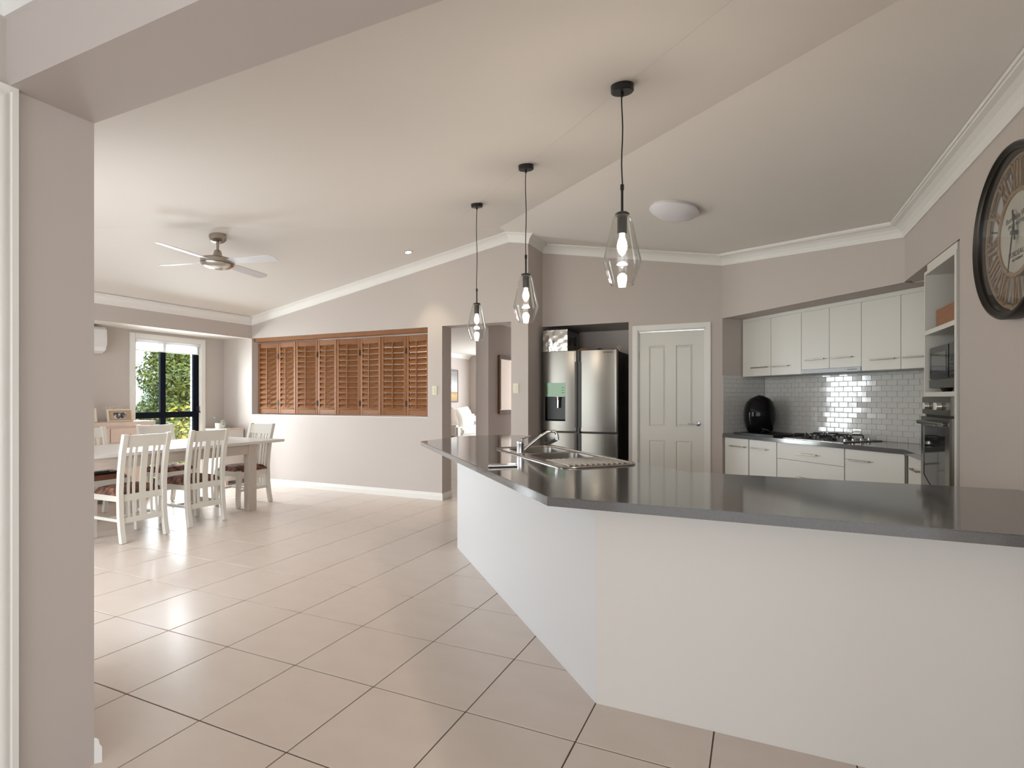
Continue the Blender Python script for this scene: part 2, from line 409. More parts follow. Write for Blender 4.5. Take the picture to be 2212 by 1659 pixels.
cove('trim_9', (XJ, YJ0, 2.56), (XR, YJ0, 2.56), (0, -1, 0), 1, 0)
cove('trim_10', (XJ, -3.6, 2.56), (XJ, YJ0, 2.56), (1, 0, 0), 0, 1)
cove('trim_11', (-7.25, 6.0, 2.44), (-7.25, 12.6, 2.44), (1, 0, 0))
cove('trim_12', (HX1, HY, 2.44), (HX1, 9.4, 2.44), (1, 0, 0))
SKIRT = [(0, 0), (.016, 0), (.016, .055), (.011, .066), (.009, .083), (.004, .09), (0, .09)]
def skirt(name, p, q, out, m0=0, m1=0):
    p, q, o = Vector((*p, 0)), Vector((*q, 0)), Vector((*out, 0)); t = (q - p).normalized(); mb = MB(); n = len(SKIRT); A = []; B = []
    for a, b in SKIRT:
        A.append(p - t * a * m0 + o * a + Vector((0, 0, b))); B.append(q + t * a * m1 + o * a + Vector((0, 0, b)))
    mb.add(A + B, [tuple(range(n))[::-1], tuple(range(n, 2 * n))] + [(i, (i + 1) % n, n + (i + 1) % n, n + i) for i in range(n)])
    return struct(name, mb, M_TRIM)
skirt('baseboard_back', (-7.6, YB), (DX0, YB), (0, -1), 0, 1)
skirt('baseboard_back_jamb', (DX0, YB), (DX0, Y2), (1, 0), 1, 0)
skirt('baseboard_hall', (HX1, HY), (HX1, 9.4), (1, 0), 1, 0)
skirt('baseboard_left', (XJ, YJ1), (-3.3, YJ1), (0, 1), 1, 0)
skirt('baseboard_window', (XW, 5.3), (XW, YB), (1, 0))
# white moulded architrave of the doorway in the left wall
FL = [(0, 0), (.020, 0), (.020, .016), (.015, .020), (.019, .028), (.019, .040), (.013, .048), (.016, .056), (.016, .066), (.010, .074), (.008, .090), (0, .092)]
mb = MB(); yr = .872
mb.add([(XJ + a, yr - b, 0) for a, b in FL] + [(XJ + a, yr - b, ZL - b) for a, b in FL],
       [tuple(range(12))[::-1], tuple(range(12, 24))] + [(i, (i + 1) % 12, 12 + (i + 1) % 12, 12 + i) for i in range(12)])
mb.add([(XJ + a, yr - b, ZL - b) for a, b in FL] + [(XJ + a, -.1 + b, ZL - b) for a, b in FL],
       [tuple(range(12))[::-1], tuple(range(12, 24))] + [(i, (i + 1) % 12, 12 + (i + 1) % 12, 12 + i) for i in range(12)])
struct('trim_13', mb, M_TRIM, label='white moulded architrave on the left wall', smooth=True)

# ------------------------------------------------------------------ window with blind, and the garden behind it
win = thing('window_1', 'black framed window with a view of the garden', None); win['kind'] = 'structure'
def fr(name, y0, y1, z0, z1, x0=-7.692, x1=-7.657, m=M_ALU): return MB().box(x0, x1, y0, y1, z0, z1).build(name, m, win, bevel=.003, seg=1)
fr('frame_stile', WY0, WY0 + .045, WZ0, WZ1); fr('frame_stile', WY1 - .085, WY1, WZ0, WZ1)
fr('frame_head', WY0, WY1, WZ1 - .06, WZ1); fr('frame_sill', WY0, WY1, WZ0, WZ0 + .07)
fr('mullion', 4.690, 4.762, WZ0, WZ1, -7.690, -7.650); fr('transom', WY0, WY1, 1.005, 1.088, -7.695, -7.645)
for y0, y1 in ((WY0 + .045, 4.674), (4.762, WY1 - .085)):
    for z0, z1 in ((WZ0 + .07, 1.005), (1.088, WZ1 - .06)): fr('pane', y0, y1, z0, z1, -7.676, -7.672, M_PANE)
MB().box(-7.66, -7.615, 5.195, 5.215, 1.07, 1.16).cyl((-7.62, 5.205, 1.09), (-7.585, 5.215, 1.075), .008).build('latch', M_ALU, win)
mb = MB()
mb.box(-7.64, XW + .006, WY0 - .003, WY0 + .012, WZ0, WZ1); mb.box(-7.64, XW + .006, WY1 - .012, WY1 + .003, WZ0, WZ1); mb.box(-7.64, XW + .006, WY0, WY1, WZ1 - .012, WZ1 + .003)
mb.build('lining', M_TRIM, win)
def arch(p0, p1, w, h0, h1): pass
mb = MB()
for y0, y1, z0, z1 in ((WY0 - .062, WY0 + .004, WZ0 - .06, WZ1 + .066), (WY1 - .004, WY1 + .062, WZ0 - .06, WZ1 + .066), (WY0, WY1, WZ1 - .004, WZ1 + .066), (WY0, WY1, WZ0 - .06, WZ0)):
    mb.box(XW - .002, XW + .018, y0, y1, z0, z1)
mb.build('architrave', M_TRIM, win, bevel=.004)
bl = thing('roller_blind', 'white roller blind pulled a little way down the window', 'blind', (-7.60, 4.79, 1.9))
b0, b1 = 4.345, 5.225
MB().box(-7.624, -7.6215, b0 + .01, b1 - .01, 1.935, 2.05).build('fabric', M_BLIND, bl)
mb = MB(); mb.cyl((-7.615, b0, 2.058), (-7.615, b1, 2.058), .019, n=14); mb.build('roll', M_BLIND, bl, smooth=True)
MB().cyl((-7.6228, b0, 1.932), (-7.6228, b1, 1.932), .007, n=8).build('bottom_bar', M_WHITEP, bl)
mb = MB(); mb.tube([(-7.606, b0 + .01, 2.05), (-7.604, b0 + .012, 1.94), (-7.606, b0 + .014, 2.05)], .0025, 6); mb.build('pull_cord', M_WHITEP, bl)

bp = struct('wall_brick_reveal', MB().box(-7.89, -7.815, 5.275, 5.38, 0, 2.3), M_MORTAR, label='pale brick reveal outside the window')
br = MB().box(-.038, .035, -.045, .06, -.0375, .0375).mesh('brick', M_BRICK, bevel=.004, seg=1)
for k in range(26): share('brick', br, bp, (-7.850, 5.312, .045 + k * .0862))

def leaves(mb, c, r, n, size, shell=.45):
    c = Vector(c)
    for _ in range(n):
        while True:
            p = Vector((random.uniform(-1, 1), random.uniform(-1, 1), random.uniform(-1, 1)))
            if shell < p.length < 1: break
        q = c + Vector((p.x * r[0], p.y * r[1], p.z * r[2])) * (1 + .12 * random.random())
        nrm = (p + Vector((random.gauss(0, .6), random.gauss(0, .6), random.gauss(0, .6) + .5))).normalized()
        u = nrm.orthogonal().normalized(); u = Matrix.Rotation(random.random() * 6.28, 3, nrm) @ u; w = nrm.cross(u); s = size * random.uniform(.6, 1.3)
        mb.add([q - u * s, q + w * s * .42 + nrm * s * .12, q + u * s, q - w * s * .42 + nrm * s * .12], [(0, 1, 2, 3)])
def shrub(name, label, cat, base, blobs, m, size, group=None, trunk=None, flowers=None):
    t = thing(name, label, cat, base)
    mb = MB()
    for c, r, n in blobs: leaves(mb, c, r, n, size)
    tag(mb.build('foliage', m, t), kind='stuff')
    if trunk:
        mb = MB()
        for P, R in trunk: mb.tube(P, R, 7)
        mb.build('trunk', mat('bark', (.12, .085, .06), .9), t, smooth=True)
    if flowers:
        mb = MB()
        for c, r, n in flowers: leaves(mb, c, r, n, .05, .7)
        tag(mb.build('blossom', M_FLOWER, t), kind='stuff')
    return t
GZ = -.9
struct('ground', MB().box(-80, -7.9, -40, 80, GZ - .3, GZ), M_GRASS)
shrub('garden_tree', 'tall green tree with dense leaves outside the window', 'tree', (-11.4, 7.75, GZ),
      [((-11.3, 8.0, 2.2), (1.0, 1.1, 1.3), 7140), ((-11.2, 7.2, 1.75), (.7, .68, .5), 3230), ((-11.1, 7.35, .85), (.95, .85, .75), 6120), ((-11.7, 8.3, 1.2), (.9, 1.3, 1.5), 6120),
       ((-11.2, 7.05, 2.25), (.5, .42, .4), 1360), ((-11.0, 6.75, .75), (.6, .5, .55), 2550)], M_LEAF, .047,
      trunk=[([(-11.4, 7.75, GZ), (-11.38, 7.7, .2), (-11.3, 7.8, 1.6)], [.09, .075, .04]), ([(-11.38, 7.7, .3), (-11.25, 7.3, 1.1), (-11.2, 7.1, 1.9)], [.05, .035, .015])])
shrub('flowering_shrub', 'lime green shrub with yellow blossom below the tree', 'shrub', (-10.0, 6.45, GZ),
      [((-10.0, 6.52, .05), (.45, .46, .80), 2600)], M_LEAF2, .05, flowers=[((-9.85, 6.42, .62), (.25, .22, .18), 70), ((-10.0, 6.6, 1.0), (.3, .25, .2), 50)])
shrub('low_hedge', 'low bushy green hedge left of the flowering shrub', 'hedge', (-11.0, 5.5, GZ),
      [((-11.0, 5.65, .20), (.55, .55, .75), 2400), ((-11.0, 4.9, .1), (.55, .6, .7), 1500)], M_LEAF2, .055)
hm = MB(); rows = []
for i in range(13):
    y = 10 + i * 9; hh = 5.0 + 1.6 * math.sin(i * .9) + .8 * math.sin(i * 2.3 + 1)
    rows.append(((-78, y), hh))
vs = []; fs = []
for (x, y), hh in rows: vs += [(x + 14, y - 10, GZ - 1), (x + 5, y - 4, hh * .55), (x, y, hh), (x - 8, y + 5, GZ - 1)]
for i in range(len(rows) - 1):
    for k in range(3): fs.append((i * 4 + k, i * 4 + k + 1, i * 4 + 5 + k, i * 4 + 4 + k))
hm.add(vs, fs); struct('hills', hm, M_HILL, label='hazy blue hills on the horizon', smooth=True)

# ------------------------------------------------------------------ louvred shutters (four bifold pairs)
PWID, PH0, PH1 = (SX1 - SX0 - .06) / 8, SZ0 + .014, 2.112
al = math.radians(6)
def shutter_panel():
    """local: x along the panel, y depth (front at -y), z up; origin at left bottom"""
    w, H = PWID / math.cos(al) - .006, PH1 - PH0; st = .042
    t = thing('shutter_panel', 'cedar louvred shutter panel', 'shutter')
    for x0 in (0, w - st): MB().box(x0, x0 + st, -.014, .014, 0, H).build('stile', M_CEDARV, t, bevel=.003, seg=1)
    MB().box(st, w - st, -.012, .012, 0, .072).build('rail', M_CEDAR, t, bevel=.002, seg=1)
    MB().box(st, w - st, -.012, .012, H - .072, H).build('rail', M_CEDAR, t, bevel=.002, seg=1)
    n = 12; p = (H - .144) / n
    R = Matrix.Rotation(math.radians(-33), 4, 'X')
    me = MB().box(0, w - 2 * st - .003, -.005, .005, -p * .56, p * .56).mesh('louvre', M_CEDAR, bevel=.003, seg=1)
    for k in range(n): share('louvre', me, t, (st + .0015, 0, .072 + (k + .5) * p), R)
    MB().box(w / 2 - .008, w / 2 + .008, -.044, -.030, .10, H - .085).build('tilt_rod', M_CEDARV, t, bevel=.003, seg=1)
    return t, w
pan, pw = shutter_panel()
hinge_me = MB().box(-.012, .012, -.019, -.013, -.04, .04).mesh('hinge', mat('dark_bronze', (.02, .015, .012), .4, .6))
ords = ['first', 'second', 'third', 'fourth', 'fifth', 'sixth', 'seventh', 'eighth']
YS = YB + .095; panels = []
for k in range(8):
    o = pan if k == 0 else copy_tree(pan)
    pair, odd = divmod(k, 2)
    x0 = SX0 + .03 + pair * 2 * PWID
    if not odd: o.matrix_basis = Matrix.Translation((x0, YS, PH0)) @ Matrix.Rotation(al, 4, 'Z')
    else: o.matrix_basis = Matrix.Translation((x0 + PWID, YS + PWID * math.tan(al), PH0)) @ Matrix.Rotation(-al, 4, 'Z')
    tag(o, 'cedar louvred shutter, %s of eight counted from the window corner' % ords[k], 'shutter', 'shutters in the wall opening')
    panels.append(o)
for o in panels[::2]:
    for z in (.16, .86): share('hinge', hinge_me, o, (pw, 0, z))
struct('trim_14', MB().box(SX0, SX1, YB + .035, YB + .135, 2.134, SZ1), M_CEDAR, label='cedar head rail over the shutters', bevel=.004)
struct('trim_15', MB().box(SX0, SX1, YB - .001, YB + .20, SZ0 - .004, SZ0 + .003), M_TRIM, label='white sill under the shutters')

# ------------------------------------------------------------------ switches
def switch(name, label, loc, n=2):
    t = thing(name, label, 'light switch', loc)
    x, y, z = loc
    MB().box(x - .036, x + .036, y - .009, y, z - .058, z + .058).build('plate', M_PLATE, t, bevel=.003)
    for k in range(n): MB().box(x - .008, x + .008, y - .013, y - .008, z - .03 + k * .035, z - .008 + k * .035).build('rocker', M_PLATE, t, bevel=.002)
switch('light_switch', 'cream light switch on the wall right beside the shutters', (-3.733, YB + .001, 1.38))
switch('light_switch', 'cream light switch on the narrow wall beside the fridge', (-2.60, YB + .001, 1.40))

# ------------------------------------------------------------------ pantry door
door = thing('door_1', 'white four panel pantry door', None); door['kind'] = 'structure'
lx0, lx1, lz1, ly = PX0 + .022, PX1 - .022, 2.04, YF + .02
pw_ = (lx1 - lx0); a0, a1, c0, c1 = lx0 + .115, lx0 + pw_ / 2 - .055, lx0 + pw_ / 2 + .055, lx1 - .115
holes = [(a0, a1, .96, 1.88), (c0, c1, .96, 1.88), (a0, a1, .18, .80), (c0, c1, .18, .80)]
mb = MB(Matrix(((1, 0, 0, 0), (0, 0, 1, ly), (0, 1, 0, 0), (0, 0, 0, 1))))
mb.plate([(lx0, .008), (lx1, .008), (lx1, lz1), (lx0, lz1)], [[(x0, z0), (x1, z0), (x1, z1), (x0, z1)] for x0, x1, z0, z1 in holes], 0, .035)
mb.build('leaf', M_CAB, door)
for x0, x1, z0, z1 in holes:
    m = MB(); e = .03
    y0, y1 = ly + .012, ly + .003
    m.add([(x0, ly + .001, z0), (x1, ly + .001, z0), (x1, ly + .001, z1), (x0, ly + .001, z1), (x0 + .012, y0, z0 + .012), (x1 - .012, y0, z0 + .012), (x1 - .012, y0, z1 - .012), (x0 + .012, y0, z1 - .012),
           (x0 + e, y1, z0 + e), (x1 - e, y1, z0 + e), (x1 - e, y1, z1 - e), (x0 + e, y1, z1 - e)],
          [(i, (i + 1) % 4, 4 + (i + 1) % 4, 4 + i) for i in range(4)] + [(4 + i, 4 + (i + 1) % 4, 8 + (i + 1) % 4, 8 + i) for i in range(4)] + [(8, 9, 10, 11)])
    m.build('panel', M_CAB, door)
mb = MB()
for x0, x1, z0, z1 in ((PX0 - .05, PX0 + .012, 0, PZ + .05), (PX1 - .012, PX1 + .05, 0, PZ + .05), (PX0, PX1, PZ - .012, PZ + .05)): mb.box(x0, x1, YF - .018, YF + .002, z0, z1)
mb.build('architrave', M_TRIM, door, bevel=.005)
mb = MB()
for x0, x1, z0, z1 in ((PX0, PX0 + .02, 0, PZ), (PX1 - .02, PX1, 0, PZ), (PX0, PX1, PZ - .02, PZ)): mb.box(x0, x1, YF, YF + .11, z0, z1)
mb.build('jamb', M_TRIM, door)
hx = lx1 - .062
mb = MB(); mb.cyl((hx, ly - .012, 1.0), (hx, ly, 1.0), .026, n=20); mb.cyl((hx, ly - .05, 1.0), (hx, ly - .01, 1.0), .010)
mb.tube([(hx, ly - .046, 1.0), (hx - .03, ly - .05, 1.0), (hx - .11, ly - .046, .998)], [.011, .009, .007]); mb.build('handle', M_CHROME, door, smooth=True)
for z in (.25, 1.78):
    MB().cyl((lx0 - .002, ly - .008, z - .045), (lx0 - .002, ly - .008, z + .045), .007).build('hinge', M_CHROME, door)

# ------------------------------------------------------------------ fridge in its nook
FX0, FX1, FY, FH = -2.408, -1.462, 5.93, 1.85
fm = (FX0 + FX1) / 2 + .0
fr_ = thing('fridge', 'stainless steel french door fridge with water dispenser', 'fridge', (fm, 6.2, 0))
MB().box(FX0 + .012, FX1 - .006, FY + .06, 6.72, .03, FH - .02).build('body', mat('fridge_side_black', (.012, .012, .012), .35), fr_, bevel=.004)
for x in (FX0 + .08, FX1 - .08):
    MB().cyl((x, FY + .12, 0), (x, FY + .12, .035), .02).build('foot', M_BLACK, fr_)
def dr(x0, x1, z0, z1, hole=None):
    """door leaf with a gently bowed front, rounded sides and an optional recess opening"""
    xs = sorted({x0, x0 + .006, x0 + .016, x1 - .016, x1 - .006, x1, *[x0 + (x1 - x0) * i / 12 for i in range(1, 12)], *((hole[0], hole[1]) if hole else ())})
    zs_ = sorted({z0, z0 + .006, z1 - .006, z1, *((hole[2], hole[3]) if hole else ())})
    def yf(x, z):
        u = (x - (x0 + x1) / 2) / ((x1 - x0) / 2); y = FY + .012 * u * u
        e = min(x - x0, x1 - x); y += .010 * max(0, 1 - e / .016) ** 2
        return y + (.006 if z in (z0, z1) else 0)
    V = [(x, yf(x, z), z) for z in zs_ for x in xs] + [(x, FY + .05, z) for z in zs_ for x in xs]; n, m = len(xs), len(zs_); F = []; o = n * m
    for j in range(m - 1):
        for i in range(n - 1):
            if hole and hole[0] <= xs[i] < hole[1] and hole[2] <= zs_[j] < hole[3]: continue
            q = (j * n + i, j * n + i + 1, (j + 1) * n + i + 1, (j + 1) * n + i); F += [q, tuple(k + o for k in q[::-1])]
    for i in range(n - 1): F += [(i, i + 1, o + i + 1, o + i), ((m - 1) * n + i, (m - 1) * n + i + 1, o + (m - 1) * n + i + 1, o + (m - 1) * n + i)]
    for j in range(m - 1): F += [(j * n, (j + 1) * n, o + (j + 1) * n, o + j * n), (j * n + n - 1, (j + 1) * n + n - 1, o + (j + 1) * n + n - 1, o + j * n + n - 1)]
    return MB().add(V, F).build('door', M_STEEL, fr_, smooth=True)
ml, mr = -1.952, -1.922
zs = .885
dh = (-2.358, -2.096, 1.008, 1.30)
d1 = dr(FX0, ml, zs, FH, dh)
d2 = dr(mr, FX1, zs, FH); d3 = dr(FX0, ml, .06, zs - .014); d4 = dr(mr, FX1, .06, zs - .014)
mb = MB(); mb.box(ml + .001, mr - .001, FY + .02, FY + .06, .06, FH - .01); mb.build('centre_gap', M_BLACK, fr_)
for d_, x0, x1 in ((d1, ml - .028, ml + .001), (d2, mr - .001, mr + .024)):
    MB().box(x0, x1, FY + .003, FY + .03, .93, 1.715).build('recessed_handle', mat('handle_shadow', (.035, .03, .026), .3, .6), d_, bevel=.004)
for d_, x0, x1 in ((d3, ml - .028, ml + .001), (d4, mr - .001, mr + .024)):
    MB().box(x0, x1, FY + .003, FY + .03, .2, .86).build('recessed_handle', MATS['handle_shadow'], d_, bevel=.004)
mb = MB(); x0, x1, z0, z1 = dh
mb.add([(x0, FY + .008, z0), (x1, FY + .004, z0), (x1, FY + .004, z1), (x0, FY + .008, z1), (x0 + .01, FY + .07, z0 + .02), (x1 - .01, FY + .07, z0 + .02), (x1 - .01, FY + .09, z1 - .01), (x0 + .01, FY + .09, z1 - .01)],
       [(0, 1, 5, 4), (1, 2, 6, 5), (2, 3, 7, 6), (3, 0, 4, 7), (4, 5, 6, 7)])
dp = mb.build('dispenser', M_BLACKG, fr_)
MB().box(x0, x1, FY - .001, FY + .009, z1, 1.469).build('display', mat('display_garden_reflection', (.075, .105, .065), .12, .6), dp, bevel=.002)  # green of the garden's reflection put into the display colour
mb = MB(); mb.cyl((-2.20, FY + .035, 1.30), (-2.20, FY + .035, 1.26), .030, .026, 14); mb.cyl((-2.20, FY + .035, 1.262), (-2.20, FY + .03, 1.165), .024, .020, 14); mb.build('spout', M_CHROME, dp, smooth=True)
for k in range(3):
    for xx in (x0 + .03, x1 - .03): MB().box(xx - .014, xx + .014, FY - .003, FY + .001, 1.345 + k * .03, 1.350 + k * .03).build('key_mark', M_INK, dp)
MF = Matrix(((1, 0, 0, 0), (0, 0, -1, 0), (0, 1, 0, 0), (0, 0, 0, 1)))
text_part('brand_lettering', 'SAMSUNG', .024, Matrix.Translation((-1.575, FY - .0008, 1.815)) @ MF, mat('logo_grey', (.06, .055, .05), .4), d2)

# things on the fridge
t = thing('cooler_bag', 'silver foil insulated bag with black side on top of the fridge', 'bag', (-2.22, 6.1, FH))
x0, x1, y0, y1, z0, z1 = -2.385, -2.072, FY + .01, 6.42, FH - .018, 2.118
def crumple(x0, x1, y0, y1, z0, z1, n, m):
    mb = MB(); V = []; 
    for j in range(m + 1):
        for i in range(n + 1):
            u, v = i / n, j / m
            s = math.sin(PI * u) * math.sin(PI * v)
            V.append((x0 + (x1 - x0) * u, y0 - .012 * s + random.uniform(-.008, .008) * (s > .05), z0 + (z1 - z0) * v))
    mb.add(V, [(j * (n + 1) + i, j * (n + 1) + i + 1, (j + 1) * (n + 1) + i + 1, (j + 1) * (n + 1) + i) for j in range(m) for i in range(n)])
    return mb
crumple(x0, x1, y0, y1, z0, z1 - .012, 14, 10).build('front_pocket', M_FOIL, t, smooth=True)
MB().box(x0 + .002, x1, y0 + .008, y1, z0, z1 - .006).build('body', mat('black_bag', (.014, .013, .012), .3, bump=.5, bscale=16), t, bevel=.01)
MB().box(x0 - .003, x1 + .004, y0 - .006, y1, z1 - .014, z1 + .003).build('lid', M_CHARC, t, bevel=.006)
mb = MB(); mb.tube([(x1 + .006, 6.05, 1.93), (x1 + .02, 6.08, 2.02), (x1 + .02, 6.2, 2.03), (x1 + .006, 6.24, 1.93)], .009, 8); mb.build('strap', M_CHARC, t, smooth=True)
def cloth(name, label, cat, cx, cy, rx, ry, hh, m, seed):
    random.seed(seed); mb = MB(); n, k = 18, 5; V = []
    for j in range(k + 1):
        rr = 1 - j / k
        for i in range(n):
            a = 2 * PI * i / n; q = 1 + .18 * math.sin(3 * a + seed) + random.uniform(-.06, .06)
            V.append((cx + rx * q * rr * math.cos(a), cy + ry * q * rr * math.sin(a), FH - .019 + hh * (1 - rr ** 2.2) * (1 + .2 * math.sin(2 * a + seed)) + (.002 if j else 0)))
    mb.add(V, [(j * n + i, j * n + (i + 1) % n, (j + 1) * n + (i + 1) % n, (j + 1) * n + i) for j in range(k) for i in range(n)] + [tuple(range(n))[::-1]])
    return tag(mb.build(name, m, smooth=True), label, cat)
cloth('folded_cloth', 'tan folded cloth lying on the fridge beside the cooler bag', 'cloth', -1.93, 6.08, .13, .11, .045, mat('tan_cloth', (.30, .17, .09), .9), 3)
cloth('dark_pouch', 'flat black pouch lying on the fridge', 'pouch', -1.72, 6.10, .12, .10, .04, M_CHARC, 5)
cloth('grey_cloth', 'grey cloth at the right edge of the fridge top', 'cloth', -1.56, 6.08, .08, .10, .03, mat('grey_cloth', (.20, .20, .19), .9), 8)
t = thing('small_clamp', 'small chrome corkscrew standing at the fridge top edge', 'corkscrew', (-1.42, 6.1, FH))
# stands on the fridge rim
mb = MB(); mb.cyl((-1.485, 6.10, FH - .021), (-1.485, 6.10, FH + .012), .012); mb.build('stem', M_CHROME, t)
mb = MB(); mb.lathe([(.012, -.006), (.022, -.006), (.022, .006), (.012, .006)], 16, Matrix.Translation((-1.485, 6.10, FH + .03)) @ Matrix.Rotation(PI / 2, 4, 'X'), close=True); mb.build('ring', M_CHROME, t)

# ------------------------------------------------------------------ kitchen bench along the angled wall
bench_poly = [(0.002, -.012), (LK - .005, -.012)]
def k45(a, n): v = K45 @ Vector((a, n, 0)); return (v.x, v.y)
bt = MB(); poly = [k45(.003, -.006), k45(LK, -.006), (XR - .006, TW1 + .002), (XR + .59, TW1 + .002), k45(2.62, AD - .012), k45(.003, AD - .012)]
poly[1] = (XR - .006, KY - .003)
tag(bt.prism(poly, .864, .90).build('kitchen_benchtop', M_STONE, bevel=.003), 'grey stone benchtop under the gas cooktop', 'benchtop')
def pull(t, a0, a1, z, M, n0=-.004, name='handle'):
    mb = MB(M); mb.box(a0, a1, n0 - .030, n0 - .020, z - .005, z + .005)
    for a in (a0 + .02, a1 - .02): mb.box(a - .004, a + .004, n0 - .022, n0 + .004, z - .004, z + .004)
    return mb.build(name, M_PULL, t, bevel=.0015, seg=1)
def unit(name, label, M, a0, a1, n0, n1, z0, z1, fronts, group=None, kick=True):
    """fronts: list of (a0,a1,z0,z1,handle(a0,a1,z) or None,name)"""
    c = M @ Vector(((a0 + a1) / 2, (n0 + n1) / 2, 0 if kick else z0))
    t = thing(name, label, 'cabinet', (c.x, c.y, c.z), 0, group)
    mb = MB(M); mb.box(a0 + .0005, a1 - .0005, n0 + .019, n1, z0 + (.1 if kick else 0), z1)
    if kick: mb.box(a0 + .0005, a1 - .0005, n0 + .06, n1, 0, z0 + .1)
    mb.build('carcass', M_CABIN, t)
    for f0, f1, g0, g1, hd, nm in fronts:
        dq = MB(M).box(f0 + .0015, f1 - .0015, n0, n0 + .018, g0 + .0015, g1 - .0015).build(nm, M_CAB, t, bevel=.002)
        if hd: pull(dq, hd[0], hd[1], hd[2], M, n0)
    return t
BN = .018
unit('base_cabinet', 'narrow white base cabinet next to the pantry door wall', K45, .012, .361, BN, AD - .015, 0, .863, [(.017, .356, .10, .862, (.108, .319, .777), 'door')])
unit('base_cabinet', 'white base cabinet beneath the air fryer tray, beside the drawers', K45, .361, .716, BN, AD - .015, 0, .863, [(.366, .714, .10, .862, (.389, .604, .777), 'door')])
unit('base_cabinet', 'white drawer unit under the gas cooktop', K45, .716, 1.419, BN, AD - .015, 0, .863,
     [(.718, 1.417, .708, .862, (.954, 1.168, .777), 'drawer'), (.718, 1.417, .41, .708, (.954, 1.168, .56), 'drawer'), (.718, 1.417, .10, .41, (.954, 1.168, .34), 'drawer')])
unit('base_cabinet', 'wide white base cabinet right of the cooktop drawers', K45, 1.419, LK - .008, BN, AD - .015, 0, .863, [(1.421, LK - .012, .10, .862, (1.444, 1.65, .775), 'door')])
ML = Matrix(((0, 1, 0, XR), (-1, 0, 0, KY), (0, 0, 1, 0), (0, 0, 0, 1)))   # along the right wall: local x = -Y, local y = +X
unit('base_cabinet', 'narrow white base cabinet squeezed between the angled bench and the oven', ML, .008, KY - TW1 - .002, .018, .30, 0, .863, [(.010, KY - TW1 - .004, .10, .862, (.13, .34, .775), 'door')])

# wall cabinets
UN, UZ0, UZ1 = .27, 1.518, 2.112
bounds = [.012, .406, .775, 1.076, 1.382, 1.714, 2.10]
names = ['white wall cabinet in the corner above the air fryer', 'white wall cabinet left of the rangehood', 'white wall cabinet above the left half of the rangehood',
         'white wall cabinet above the right half of the rangehood', 'white wall cabinet right of the rangehood', 'white wall cabinet tucked behind the oven tower']
hnd = [(.153, .374, 1.608), (.422, .636, 1.607), (.829, 1.038, 1.648), (1.104, 1.310, 1.647), (1.472, 1.680, 1.607), (1.738, 1.93, 1.608)]
for k in range(6):
    z0 = 1.556 if k in (2, 3) else UZ0
    unit('wall_cabinet', names[k], K45, bounds[k], bounds[k + 1], UN, AD - .001, z0, UZ1 + .0, [(bounds[k], bounds[k + 1], z0, UZ1, hnd[k], 'door')], kick=False)
struct('trim_16', MB(K45).box(.003, 2.1, UN + .012, AD - .001, UZ1 + .0015, 2.1495), M_CAB, label='white filler strip above the wall cabinets')
t = thing('rangehood', 'slim steel slide-out rangehood under the wall cabinets', 'rangehood', tuple(K45 @ Vector((1.08, .4, 1.52))))
MB(K45).box(.777, 1.380, UN + .004, AD - .002, 1.522, 1.554).build('body', mat('hood_grey', (.32, .32, .33), .4, .5), t)
MB(K45).box(.777, 1.380, UN - .004, UN + .006, 1.519, 1.555).build('front_strip', mat('satin_alu', (.40, .41, .43), .5, .6), t, bevel=.002)
text_part('brand_lettering', 'Westinghouse', .016, K45 @ Matrix.Translation((1.30, UN - .0045, 1.538)) @ MF, MATS['logo_grey'], t)

# splashback tiles (brick bond)
TWD, THT, G0 = .092, .0495, .9005
def tiles(name, M, a_end, zt, off):
    bd = struct(name, MB(M).box(0, a_end, -.004, .0, .9, zt), M_SPLASHG)
    cache = {}
    row = 0; z = G0
    while z < zt - .01:
        z1 = min(z + THT - .002, zt); a = -((row + off) % 2) * TWD / 2
        while a < a_end:
            s, e = max(a, 0) + .001, min(a + TWD, a_end) - .001
            if e - s > .008:
                key = (round(e - s, 4), round(z1 - z, 4))
                if key not in cache: cache[key] = MB().box(0, key[0], -.0075, -.003, 0, key[1]).mesh('tile', M_SPLASH, bevel=.0028, seg=1)
                share('tile', cache[key], bd, (s, 0, z)).matrix_basis = M @ Matrix.Translation((s, 0, z)) @ Matrix.Rotation(random.uniform(-.012, .012), 4, 'X') @ Matrix.Rotation(random.uniform(-.012, .012), 4, 'Z')
            a += TWD
        z += THT; row += 1
tiles('wall_splashback', K45 @ Matrix.Translation((0, AD, 0)), 1.95, 1.5175, 0)
MS = K45 @ Matrix(((0, 1, 0, 0), (-1, 0, 0, AD - .012), (0, 0, 1, 0), (0, 0, 0, 1))) @ Matrix(((-1, 0, 0, 0), (0, -1, 0, 0), (0, 0, 1, 0), (0, 0, 0, 1)))
# side return: local x runs out of the alcove, front faces along the bench
MS = K45 @ Matrix(((0, -1, 0, 0), (1, 0, 0, 0.002), (0, 0, 1, 0), (0, 0, 0, 1)))
tiles('wall_splashback_return', MS, AD - .016, 1.53, 1)

